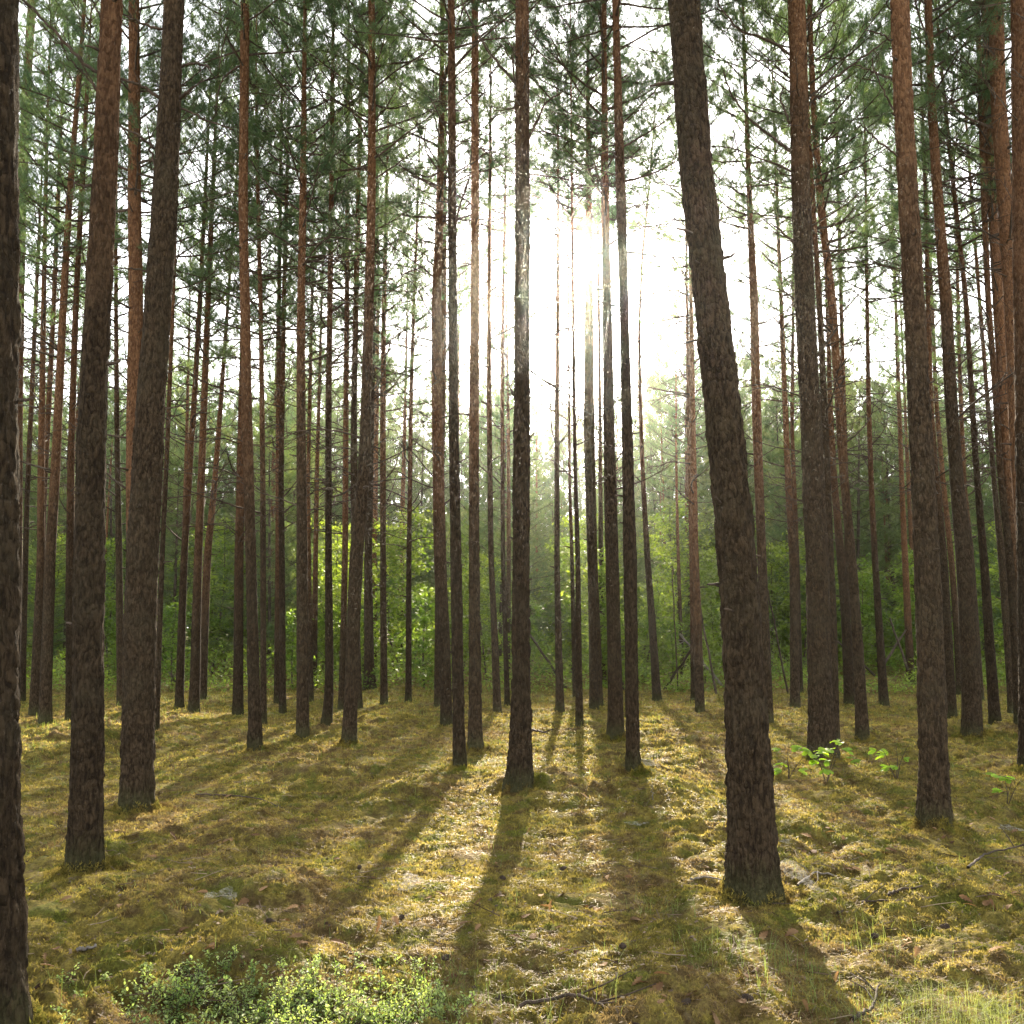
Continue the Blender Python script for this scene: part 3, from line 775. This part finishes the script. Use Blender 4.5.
def scatter(n, r0, r1, power, half=.60):
    """points over the visible wedge, thinning with distance"""
    u = rng.random(n)
    e = 2 - power
    r = (r0 ** e + u * (r1 ** e - r0 ** e)) ** (1 / e)
    a = rng.uniform(-half, half, n)
    x, y = r * np.sin(a), r * np.cos(a)
    return x, y, r

def build_moss():
    x, y, r = scatter(330000, 3.6, 27, 1.75)
    keep = noise2(x / .5, y / .5, 31) + .6 * noise2(x / .15, y / .15, 32) > -.42
    x, y, r = x[keep], y[keep], r[keep]
    z = ground_z(x, y) - .004
    n = len(x); c = np.stack([x, y, z], -1)
    g = Geo()
    for k in range(3):
        d = rng.normal(size=(n, 3)) * .75 + np.array([0, 0, .85]); d /= np.linalg.norm(d, axis=1)[:, None]
        L = rng.uniform(.010, .028, n) * np.clip((r / 6) ** .6, .85, 2.3)
        s = np.cross(d, rng.normal(size=(n, 3))); s /= np.linalg.norm(s, axis=1)[:, None]
        w = (L * rng.uniform(.12, .26, n))[:, None]
        o = c + rng.normal(size=(n, 3)) * np.array([.006, .006, .001])
        g.add(np.stack([o - s * w, o + s * w, o + d * L[:, None]], 1), np.arange(n * 3).reshape(-1, 3), 0)
    for t in TREES:                                  # thicker moss round the feet of the near trees
        if t.dist > 15: continue
        m = 2600; a = rng.uniform(0, 6.28, m); rr = t.W[1] * (1.12 + 1.1 * rng.random(m) ** 1.6) + .01
        cx, cy = t.base[0] + rr * np.cos(a), t.base[1] + rr * np.sin(a)
        c = np.stack([cx, cy, ground_z(cx, cy) - .004 + np.clip(1.45 - rr / t.W[1], 0, .4) * rng.random(m) * .35], -1)
        for k in range(3):
            d = rng.normal(size=(m, 3)) * .6 + np.array([0, 0, .9]); d /= np.linalg.norm(d, axis=1)[:, None]
            L = rng.uniform(.012, .032, m)[:, None] * min(1.4, max(.9, t.dist / 8)); sd = np.cross(d, rng.normal(size=(m, 3))); sd /= np.linalg.norm(sd, axis=1)[:, None]
            g.add(np.stack([c - sd * L * .12, c + sd * L * .12, c + d * L], 1), np.arange(m * 3).reshape(-1, 3), 0)
    tag(link('moss', g.mesh('moss', [M_MOSS])), 'yellow green moss cushions covering the forest floor', None, None, 'stuff')
build_moss()

def build_needle_litter():
    x, y, r = scatter(90000, 3.7, 16, 1.7)
    keep = noise2(x / .6, y / .6, 41) + .5 * noise2(x / .2, y / .2, 42) > -.05
    x, y, r = x[keep], y[keep], r[keep]
    z = ground_z(x, y) + rng.uniform(.004, .018, len(x)); n = len(x)
    az = rng.uniform(0, 6.28, n); el = rng.normal(0, .22, n)
    d = np.stack([np.cos(az) * np.cos(el), np.sin(az) * np.cos(el), np.sin(el)], -1)
    s = np.stack([-np.sin(az), np.cos(az), np.zeros(n)], -1)
    L = rng.uniform(.03, .055, n)[:, None]; w = .0011 * np.clip(r / 6, 1, 2)[:, None]
    c = np.stack([x, y, z], -1)
    g = Geo(); g.add(np.stack([c - d * L / 2 - s * w, c - d * L / 2 + s * w, c + d * L / 2], 1), np.arange(n * 3).reshape(-1, 3), 0)
    tag(link('needle_litter', g.mesh('needle_litter', [M_NEEDLIT])), 'brown fallen pine needles strewn over the moss', None, None, 'stuff')
build_needle_litter()

def build_crumbs():
    """bark flakes, cone scales and broken twig ends"""
    x, y, r = scatter(9000, 3.7, 15, 1.8)
    z = ground_z(x, y) + rng.uniform(.006, .02, len(x)); n = len(x); c = np.stack([x, y, z], -1)
    az = rng.uniform(0, 6.28, n); el = rng.normal(0, .3, n)
    d = np.stack([np.cos(az) * np.cos(el), np.sin(az) * np.cos(el), np.sin(el)], -1); s = np.stack([-np.sin(az), np.cos(az), rng.normal(0, .3, n)], -1)
    L = rng.uniform(.008, .03, n)[:, None]; w = L * rng.uniform(.12, .6, n)[:, None]; up = np.array([0, 0, .3])
    g = Geo(); g.add(np.stack([c - d * L / 2 - s * w * .4, c + d * L * .4 - s * w / 2, c + d * L / 2 + s * w * .4 + up * w, c - d * L * .4 + s * w / 2], 1), np.arange(n * 4).reshape(-1, 4), 0)
    for _ in range(260):
        px, py = random.uniform(0, 1024), random.uniform(770, 1020); p = on_ground(px, py) + [0, 0, .012]; a = random.uniform(0, 6.28); l = random.uniform(.05, .22)
        e = np.array([math.cos(a), math.sin(a), random.uniform(-.1, .25)]) * l
        g.tube([p, p + e * .5 + rng.normal(size=3) * .008, p + e], [.003, .0025, .0015], 4, 0, False)
    tag(link('forest_debris', g.mesh('forest_debris', [M_CRUMB])), 'bits of bark, broken twigs and cone scales strewn on the moss', None, None, 'stuff')
M_CRUMB = leaf_material('bark_bits', (.05, .03, .018), (.33, .25, .16), .05, (1, 1, 1), 2.5, .9, .08)
build_crumbs()

def oak_outline(ln):
    ys = [0, .08, .2, .28, .38, .46, .57, .66, .78, .88, .97, 1.0]; xs = [.015, .03, .14, .08, .23, .13, .29, .17, .26, .16, .11, 0]
    v = [(x * ln, y * ln, -.25 * ln * (y - .4) ** 2 + .12 * x * ln) for x, y in zip(xs, ys)]
    left = [(-x, y, z) for x, y, z in v[:-1]]
    mid = [(0, y * ln, -.25 * ln * (y - .4) ** 2 - .02 * ln) for y in ys]
    V = np.array(v + left + mid); n = len(v); F = []
    for i in range(n - 1):
        F.append([2 * n - 1 + i, i, i + 1, 2 * n - 1 + i + 1])
    for i in range(n - 2):
        F.append([2 * n - 1 + i, 2 * n - 1 + i + 1, n + i + 1, n + i])
    return V, np.array(F)

def basis(d, nrm):
    d = unit(d); s = unit(np.cross(d, nrm)); return np.stack([s, d, np.cross(s, d)], 0)

def build_leaf_litter():
    g = Geo(); random.seed(55)
    V, F = oak_outline(1.0)
    spots = [(815, 835, 40, 26), (700, 985, 60, 18), (560, 930, 60, 16), (300, 940, 60, 16), (215, 860, 50, 14), (880, 850, 40, 12), (960, 830, 30, 14), (985, 900, 30, 10), (450, 900, 40, 10)]
    pts = [(cx + random.gauss(0, s), cy + random.gauss(0, s * .35)) for cx, cy, s, n in spots for _ in range(n)]
    pts += [(random.uniform(20, 1020), random.uniform(730, 1020)) for _ in range(110)]
    for px, py in pts:
        p = on_ground(px, min(max(py, 720), 1030))
        B = basis([random.gauss(0, 1), random.gauss(0, 1), random.gauss(0, .35)], [random.gauss(0, .3), random.gauss(0, .3), 1])
        g.add((V * random.uniform(.045, .095)) @ B + p + np.array([0, 0, random.uniform(.006, .03)]), F, 0)
    tag(link('fallen_leaves', g.mesh('fallen_leaves', [M_LITTER])), 'dry brown oak leaves lying scattered on the moss', None, None, 'stuff')
build_leaf_litter()

def blades(g, cx, cy, n, spread, h0, h1, w, lean=.5, aspect=1.0):
    x = cx + rng.normal(0, spread, n); y = cy + rng.normal(0, spread * aspect, n)
    z = ground_z(x, y) - .01
    az = rng.uniform(0, 6.28, n); L = rng.uniform(h0, h1, n); ln = np.abs(rng.normal(0, lean, n)) + .08
    out = np.stack([np.cos(az), np.sin(az), np.zeros(n)], -1); side = np.stack([-np.sin(az), np.cos(az), np.zeros(n)], -1)
    c = np.stack([x, y, z], -1); up = np.array([0, 0, 1.0])
    v = []
    for f, wf in ((0, 1), (.4, .85), (.75, .55), (1, .05)):
        p = c + up * (L * (f - .32 * ln * f * f))[:, None] + out * (L * ln * f ** 1.8)[:, None]
        v += [p - side * w * wf / 2, p + side * w * wf / 2]
    v = np.stack(v, 1)
    base = (np.arange(n) * 8)[:, None, None]
    q = np.array([[0, 1, 3, 2], [2, 3, 5, 4], [4, 5, 7, 6]])[None]
    g.add(v.reshape(-1, 3), (base + q).reshape(-1, 4), 0)

def build_grass():
    g = Geo(); random.seed(61)
    def at(px, py, n, s, h0, h1, w=.004, lean=.5, asp=1.0):
        p = on_ground(px, py); blades(g, p[0], p[1], n, s, h0, h1, w, lean, asp)
    for px, py, n in [(930, 1024, 260), (975, 1022, 300), (1015, 1020, 260), (900, 1030, 160), (955, 1036, 240), (1005, 1036, 240)]:
        at(px, py, int(n * .9), .17, .05, .15, .0016, 1.0)
    for px, py, n in [(790, 972, 60), (775, 960, 45), (800, 1000, 40), (560, 1015, 60), (880, 950, 45), (860, 930, 30), (440, 985, 70), (455, 1010, 60), (60, 1010, 30), (700, 960, 25), (590, 960, 25), (500, 1000, 30), (640, 905, 25), (730, 950, 40), (255, 860, 20)]:
        at(px, py, n, .12, .05, .16, .0022, .6)
    for _ in range(70):
        at(random.uniform(0, 1024), random.uniform(760, 1010), 9, .06, .03, .11, .003, .7)
    for px, py, n, s in [(30, 735, 420, .6), (70, 728, 320, .6), (20, 755, 160, .5), (110, 725, 240, .6), (430, 712, 320, .5), (415, 700, 320, .8), (540, 700, 240, .8), (240, 700, 320, .8), (130, 700, 320, 1.0),
                         (60, 700, 320, 1.0), (600, 722, 150, .5), (660, 720, 160, .6), (740, 705, 220, .8), (830, 700, 220, .9), (900, 705, 250, .9), (960, 712, 250, .8), (330, 705, 220, .8), (470, 700, 220, .8), (180, 715, 260, .7)]:
        at(px, py, n // 2, s, .05, .16, .005, .6, 1.3)
    for _ in range(190):
        at(random.uniform(-20, 1044), random.uniform(686, 705), 16, .5, .06, .18, .007, .6, 1.2)
    for _ in range(170):
        at(random.uniform(-20, 1044), random.uniform(700, 780), 8, .25, .04, .11, .005, .7, 1.2)
    tag(link('grass', g.mesh('grass', [M_GRASS])), 'thin pale grass tufts among the moss', None, None, 'stuff')
build_grass()

def build_bilberry():
    g = Geo(); r2 = np.random.default_rng(71); random.seed(71)
    n = 0
    while n < 780:
        px = random.uniform(40, 520); depth_y = random.uniform(965, 1100)
        edge = max(.06, 1 - abs((px - 285) / 195) ** 2.2) * min(1, .35 + (depth_y - 965) / 55)
        p = on_ground(px, min(depth_y, 1095))
        dens = edge * (1 if depth_y > 1000 else .75) * (.5 + 1.4 * max(-.35, float(noise2(np.array(p[0] * 2.6), np.array(p[1] * 2.6), 72))) + .3)
        if random.random() > dens: continue
        n += 1
        H = random.uniform(.05, .145) * (.65 + .35 * edge)
        st = limb(p - [0, 0, .02], random.uniform(0, 6.28), random.uniform(1.0, 1.5), H, random.uniform(-.3, .3), 5, .12)
        g.tube(st, np.linspace(.0022, .001, 5), 3, 1, False)
        tips = [(st[-1], st[-1] - st[-2])]; P = []
        for b in range(random.randint(3, 6)):
            i = random.randint(1, 3); q = limb(st[i], random.uniform(0, 6.28), random.uniform(.4, 1.1), H * random.uniform(.3, .6), 0, 4, .15)
            g.tube(q, np.linspace(.0014, .0008, 4), 3, 1, False)
            for s in np.linspace(.15, 3, 6):
                j = min(int(s), 2); P.append((q[j] + (q[j + 1] - q[j]) * (s - j), q[j + 1] - q[j]))
        for s in np.linspace(1.5, 4, 6):
            j = min(int(s), 3); P.append((st[j] + (st[j + 1] - st[j]) * (s - j), st[j + 1] - st[j]))
        C = np.array([a for a, _ in P]); D = np.array([unit(b) for _, b in P]); m = len(C)
        d = D * .4 + r2.normal(size=(m, 3)) * .6; d[:, 2] = d[:, 2] * .5 + .15; d /= np.linalg.norm(d, axis=1)[:, None]
        nm = r2.normal(size=(m, 3)) * .35 + np.array([0, 0, 1.0])
        sd = np.cross(d, nm); sd /= np.linalg.norm(sd, axis=1)[:, None]; nn = np.cross(sd, d)
        L = r2.uniform(.008, .019, m)[:, None]
        v = [C, C + d * L * .3 + sd * L * .26 + nn * L * .05, C + d * L * .68 + sd * L * .26 + nn * L * .03, C + d * L - nn * L * .08, C + d * L * .68 - sd * L * .26 + nn * L * .03, C + d * L * .3 - sd * L * .26 + nn * L * .05]
        v = np.stack(v, 1); bs = (np.arange(m) * 6)[:, None, None]
        g.add(v.reshape(-1, 3), (bs + np.array([[0, 1, 2, 3], [0, 3, 4, 5]])[None]).reshape(-1, 4), 0)
    tag(link('bilberry_undergrowth', g.mesh('bilberry_undergrowth', [M_BERRY, M_TWIG])), 'low bright bilberry plants growing along the bottom edge', None, None, 'stuff')
build_bilberry()

# ------------------------------------------------------------------ small things on the floor
def oak_seedling(px, py, H, spread, nl, label, seed):
    random.seed(seed); p = on_ground(px, py)
    root = link('oak_seedling', None); root.location = p; tag(root, label, 'seedling')
    stem, leaf = Geo(), Geo()
    V, F = oak_outline(1.0)
    for s in range(3):
        az = random.uniform(0, 6.28) if s else 0
        st = limb((0, 0, -.03), az, 1.1 if s else 1.5, H * random.uniform(.75, 1), -.2, 6, .08)
        stem.tube(st, np.linspace(.006, .002, 6), 4, 0, False)
        for k in range(nl // 3):
            i = random.randint(2, 5); a = random.uniform(0, 6.28)
            d = np.array([math.cos(a), math.sin(a) * .7, random.uniform(-.2, .35)])
            tip = st[i] + d * spread * random.uniform(.1, .55)
            stem.tube([st[i], (st[i] + tip) / 2 + [0, 0, .02], tip], [.0025, .002, .0012], 3, 0, False)
            for q in range(5):
                a2 = a + random.uniform(-1, 1)
                B = basis([math.cos(a2), math.sin(a2), random.uniform(-.5, .25)], [random.gauss(0, .35), random.gauss(0, .35) - .3, 1])
                leaf.add((V * random.uniform(.07, .125)) @ B + tip, F, 0)
    link('stem', stem.mesh('stem', [M_TWIG]), root); link('foliage', leaf.mesh('foliage', [M_OAK]), root)
oak_seedling(826, 783, .54, .52, 15, 'largest bright oak seedling spreading at the foot of the thick brown pine', 5)
oak_seedling(788, 778, .42, .26, 6, 'small oak seedling just left of the largest bright seedling', 15)
oak_seedling(897, 780, .48, .22, 6, 'small upright oak seedling between the two thick trunks at right', 6)
oak_seedling(1006, 800, .36, .24, 6, 'low oak seedling near the right edge of the clearing', 8)
oak_seedling(668, 1, .1, .1, 3, 'x', 9) if False else None

def stick(name, pix, rad, label, cat, lift=.015, mat=None, forks=0, seed=1):
    random.seed(seed)
    P = [on_ground(a, b) for a, b in pix]
    for p in P: p[2] += lift
    P = np.array(P); org = P[0].copy(); P = P - org
    u = np.linspace(0, len(P) - 1, 6 * len(P)); i = np.minimum(u.astype(int), len(P) - 2); w = (u - i)[:, None]
    Q = P[i] * (1 - w) + P[i + 1] * w + rng.normal(size=(len(u), 3)) * rad * .35
    g = Geo(); g.tube(Q, np.linspace(rad, rad * .45, len(Q)), 6, 0)
    for k in range(forks):
        j = random.randint(len(Q) // 3, len(Q) - 3); d = unit(Q[j + 1] - Q[j]); s = unit(np.cross(d, [0, 0, 1])) * random.choice((-1, 1))
        l = random.uniform(.12, .3); e = Q[j] + (d * .7 + s * .7 + np.array([0, 0, random.uniform(0, .5)])) * l
        g.tube([Q[j], (Q[j] + e) / 2 + rng.normal(size=3) * .01, e], [rad * .55, rad * .45, rad * .25], 4, 0)
    o = link(name, g.mesh(name, [mat or M_TWIG], smooth=True)); o.location = org
    tag(o, label, cat)
stick('fallen_stick', [(196,796),(235,797),(262,801),(288,811)], .008, 'long bent stick lying on the moss right of the mossy-footed pine', 'stick', .015, M_TWIG, 1, 2)
stick('fallen_stick', [(672,902),(700,903),(728,905)], .010, 'short straight stick right of the biggest trunk foot', 'stick', .02, M_TWIG, 1, 3) if False else None
stick('fallen_stick', [(838,912),(862,905),(905,903)], .008, 'dark straight stick on the moss right of the biggest leaning pine', 'stick', .02, M_TWIG, 1, 3)
stick('fallen_stick', [(888,898),(903,892),(922,890)], .010, 'short dark stick behind the straight one right of the biggest pine', 'stick', .02, M_TWIG, 0, 4)
stick('fallen_stick', [(968,872),(985,858),(1030,848)], .010, 'bent stick on the moss by the right frame edge', 'stick', .03, M_TWIG, 2, 5)
stick('fallen_branch', [(520,1014),(575,1002),(596,1010),(640,1030)], .008, 'dark crooked fallen branch at the bottom edge, centre', 'branch', .03, M_TWIG, 5, 6)
stick('fallen_branch', [(852,1030),(872,1018),(880,998)], .009, 'short forked twig sticking up at the bottom edge, right of centre', 'branch', .04, M_TWIG, 3, 7)
stick('fallen_stick', [(798,888),(815,876),(860,884)], .008, 'thin pale twig just behind the right side of the biggest trunk foot', 'stick', .02, M_DEAD, 2, 8)
stick('fallen_stick', [(690,883),(706,880),(722,883)], .008, 'short broken stick lying left of the biggest trunk foot', 'stick', .02, M_DEAD, 0, 9)
stick('fallen_stick', [(530,732),(548,736)], .02, 'short dark stick lying right of the central pine in mid distance', 'stick', .04, M_TWIG, 1, 10)
stick('fallen_stick', [(78,955),(96,948)], .011, 'stubby pale stick in the shade between the two left front trunks', 'stick', .02, M_DEAD, 0, 11)

def pole(a, b, y0, y1, rad, label, seed, name='leaning_pole', mat=None):
    """a dead pole: foot at pixel a (distance from the foot), head at pixel b at distance y1"""
    p = on_ground(*a); d = ray(*b); q = d * (y1 / d[1]) + np.array([0, 0, CAMZ])
    if y0: d0 = ray(*a); p = d0 * (y0 / d0[1]) + np.array([0, 0, CAMZ])
    n = 9; w = np.linspace(0, 1, n)[:, None]; Q = p * (1 - w) + q * w; r2 = np.random.default_rng(seed)
    Q[1:-1] += r2.normal(size=(n - 2, 3)) * .008
    rad *= .75; g = Geo(); g.tube(Q - p, np.linspace(rad, rad * .6, n), 8, 0)
    for k in range(5):
        j = r2.integers(2, n - 1); e = (Q[j] - p) + r2.normal(size=3) * .10
        g.tube([Q[j] - p, e], [rad * .3, rad * .15], 4, 0)
    o = link(name, g.mesh(name, [mat or M_DEAD], smooth=True)); o.location = p
    tag(o, label, 'dead pole')
pole((566,688), (527,630), None, 24.5, .055, 'dead pole slanting between the central pine and the slim pine to its right', 1, mat=M_TWIG)
pole((177,684), (158,652), None, 25.5, .06, 'pale dead pole slanting out behind the grey-brown leaning pine', 2)
pole((664,690), (700,636), None, 24, .05, 'dark dead pole slanting up right behind the touching orange pair', 3, mat=M_TWIG)
pole((722,686), (680,634), None, 26, .06, 'pale bleached dead pole slanting behind the touching orange pair', 4)
pole((717,695), (700,605), None, 23, .04, 'thin dark dead pole leaning left, right of the touching orange pair', 5, mat=M_TWIG)
pole((678,690), (672,570), None, 24, .028, 'dead upright thin stick left of the touching orange pair', 6, mat=M_TWIG)
pole((788,694), (768,590), None, 23, .035, 'thin dark pole leaning left against a pine right of the biggest pine', 7, mat=M_TWIG)
pole((878,678), (836,640), None, 26.5, .05, 'dead pole slanting down right towards the thin lone curved pine', 8, mat=M_TWIG)
pole((884,664), (906,630), 27, 27.5, .05, 'short dark pole rising right between the lone curved pine and the pale pinkish pine', 9, mat=M_TWIG)
pole((908,670), (890,618), 27, 27, .05, 'grey dead pole leaning left against the pale pinkish pine', 10, mat=M_TWIG)
pole((653,800), (652,783), None, float(on_ground(653, 800)[1]), .006, 'thin pale dry stalk standing on a hummock right of the central pine', 11, 'dry_stalk')

def web(px, py, w, h, label, seed):
    """a pale funnel-web sheet that follows the moss"""
    p = on_ground(px, py); q = on_ground(px + w / 2, py); hw = abs(q[0] - p[0]); far = on_ground(px, py - h / 2); hd = abs(far[1] - p[1])
    r2 = np.random.default_rng(seed); n, m = 7, 28
    a = np.arange(m) / m * 6.2832
    k = 1 + .28 * np.sin(a * 3 + r2.uniform(0, 6)) + .16 * np.sin(a * 5 + r2.uniform(0, 6)) + r2.normal(0, .06, m)
    f = np.linspace(.03, 1, n)[:, None]
    X = p[0] + hw * f * k * np.cos(a); Y = p[1] + hd * f * k * np.sin(a)
    zz = np.stack([ground_z(X + ox, Y + oy) for ox in (-.03, 0, .03) for oy in (-.03, 0, .03)]).max(0)
    Z = np.maximum(zz * .35 + .65 * np.percentile(zz, 70), zz - .03) + .010
    V = np.stack([X - p[0], Y - p[1], Z - p[2]], -1)
    g = Geo(); g.add(V, grid_faces(n, m, True), 0); g.add(V[0], np.array([[0, k, k + 1] for k in range(1, m - 1)]), 0)
    o = link('spider_web', g.mesh('spider_web', [M_WEB], smooth=True)); o.location = p; tag(o, label, 'spider web')
web(222, 903, 28, 7, 'large pale ragged web sheet on the moss below the left trunks', 1)
web(411, 884, 22, 9, 'bright pale web sheet in the sunny patch beside the long shadow', 2)
web(636, 827, 24, 6, 'thin flat pale web sheet below the hummock right of the central pine', 3)
web(795, 873, 20, 8, 'larger pale web sheet right beside the foot of the biggest pine', 4)
web(786, 850, 15, 6, 'small pale web sheet above the larger one beside the biggest pine', 5)
web(648, 766, 16, 5, 'small pale web sheet at the foot of the nearer tall neighbour pine', 6)
web(1010, 830, 20, 8, 'pale web sheet on the moss near the right frame edge', 7)

def cone_mesh():
    g = Geo(); n, m = 10, 10
    z = np.linspace(0, .048, n); prof = .013 * np.sin(np.linspace(.35, 3.0, n)) ** .7
    a = np.arange(m) / m * 6.2832
    k = 1 + .22 * np.cos((np.arange(n)[:, None] + np.arange(m)[None]) % 2 * 3.1416)
    V = np.stack([prof[:, None] * k * np.cos(a), prof[:, None] * k * np.sin(a), np.repeat(z[:, None], m, 1)], -1)
    g.add(V, grid_faces(n, m, True), 0); g.add(V[-1], np.array([[0, i, i + 1] for i in range(1, m - 1)]), 0); g.add(V[0], np.array([[0, i + 1, i] for i in range(1, m - 1)]), 0)
    return g.mesh('pine_cone', [M_TWIG])
CONE = cone_mesh(); random.seed(77)
for px, py in [(266,925),(401,921),(500,880),(450,960),(560,872),(505,1000),(620,950),(742,1000),(870,940),(950,930),(360,870),(690,1005)]:
    p = on_ground(px, py); o = link('pine_cone', CONE); o.location = p + [0, 0, .018]; o.rotation_euler = (random.uniform(1.2, 1.9), random.uniform(-.3, .3), random.uniform(0, 6.28))
    tag(o, 'small brown pine cone lying on the forest floor moss', 'pine cone', 'pine cones on the moss')

# ------------------------------------------------------------------ air
def build_haze():
    b = Geo(); X, Y0, Y1, Z0, Z1 = 405, -405, 405, -1.6, 26
    V = [(x, y, z) for z in (Z0, Z1) for y in (Y0, Y1) for x in (-X, X)]
    b.add(V, [[0, 2, 3, 1], [4, 5, 7, 6], [0, 1, 5, 4], [2, 6, 7, 3], [0, 4, 6, 2], [1, 3, 7, 5]], 0)
    m, nt, out = new_mat('haze')
    v = nt.nodes.new('ShaderNodeVolumePrincipled')
    v.inputs['Color'].default_value = (.93, .95, .90, 1); v.inputs['Density'].default_value = HAZE; v.inputs['Anisotropy'].default_value = .93
    nt.links.new(v.outputs[0], out.inputs['Volume'])
    tag(link('haze', b.mesh('haze', [m])), 'pale sunlit summer haze between the trees', None, None, 'stuff')
HAZE = .00028
build_haze()

# ------------------------------------------------------------------ light, sky, camera
sun = bpy.data.lights.new('sun', 'SUN'); sun.energy = 3.5; sun.angle = R(.9); sun.color = (1, .87, .67)
so = bpy.data.objects.new('sun', sun); COL.objects.link(so)
sd = Vector((math.sin(SUN_AZ) * math.cos(SUN_EL), math.cos(SUN_AZ) * math.cos(SUN_EL), math.sin(SUN_EL)))
so.rotation_euler = sd.to_track_quat('Z', 'Y').to_euler(); so.location = sd * 60
w = bpy.data.worlds.new('World'); scene.world = w; w.use_nodes = True
nt = w.node_tree; nt.nodes.clear()
sky = nt.nodes.new('ShaderNodeTexSky'); sky.sky_type = 'NISHITA'; sky.sun_disc = False
sky.sun_elevation = SUN_EL; sky.sun_rotation = SUN_AZ; sky.dust_density = 1.0; sky.air_density = 1.0; sky.ozone_density = 1.0
bg = nt.nodes.new('ShaderNodeBackground'); bg.inputs[1].default_value = .085
wo = nt.nodes.new('ShaderNodeOutputWorld')
hs = nt.nodes.new('ShaderNodeHueSaturation'); hs.inputs['Saturation'].default_value = .25
nt.links.new(sky.outputs[0], hs.inputs['Color']); nt.links.new(hs.outputs[0], bg.inputs[0]); nt.links.new(bg.outputs[0], wo.inputs[0])

cam = bpy.data.cameras.new('camera'); cam.sensor_width = 36; cam.lens = 36 * FPX / 1024; cam.clip_end = 2000; cam.clip_start = .05
co = bpy.data.objects.new('camera', cam); COL.objects.link(co); co.location = (0, 0, CAMZ); co.rotation_euler = (R(90) + PITCH, 0, 0)
scene.camera = co
scene.view_settings.view_transform = 'Standard'; scene.view_settings.look = 'None'
scene.view_settings.exposure = 3.0; scene.view_settings.gamma = 1
c = scene.cycles
c.max_bounces = 6; c.diffuse_bounces = 3; c.glossy_bounces = 2; c.transmission_bounces = 3; c.transparent_max_bounces = 8; c.volume_bounces = 0
c.use_adaptive_sampling = True; c.adaptive_threshold = .02
c.use_denoising = True
try: c.denoiser = 'OPENIMAGEDENOISE'; c.denoising_input_passes = 'RGB_ALBEDO_NORMAL'
except Exception: pass
c.sample_clamp_indirect = 6
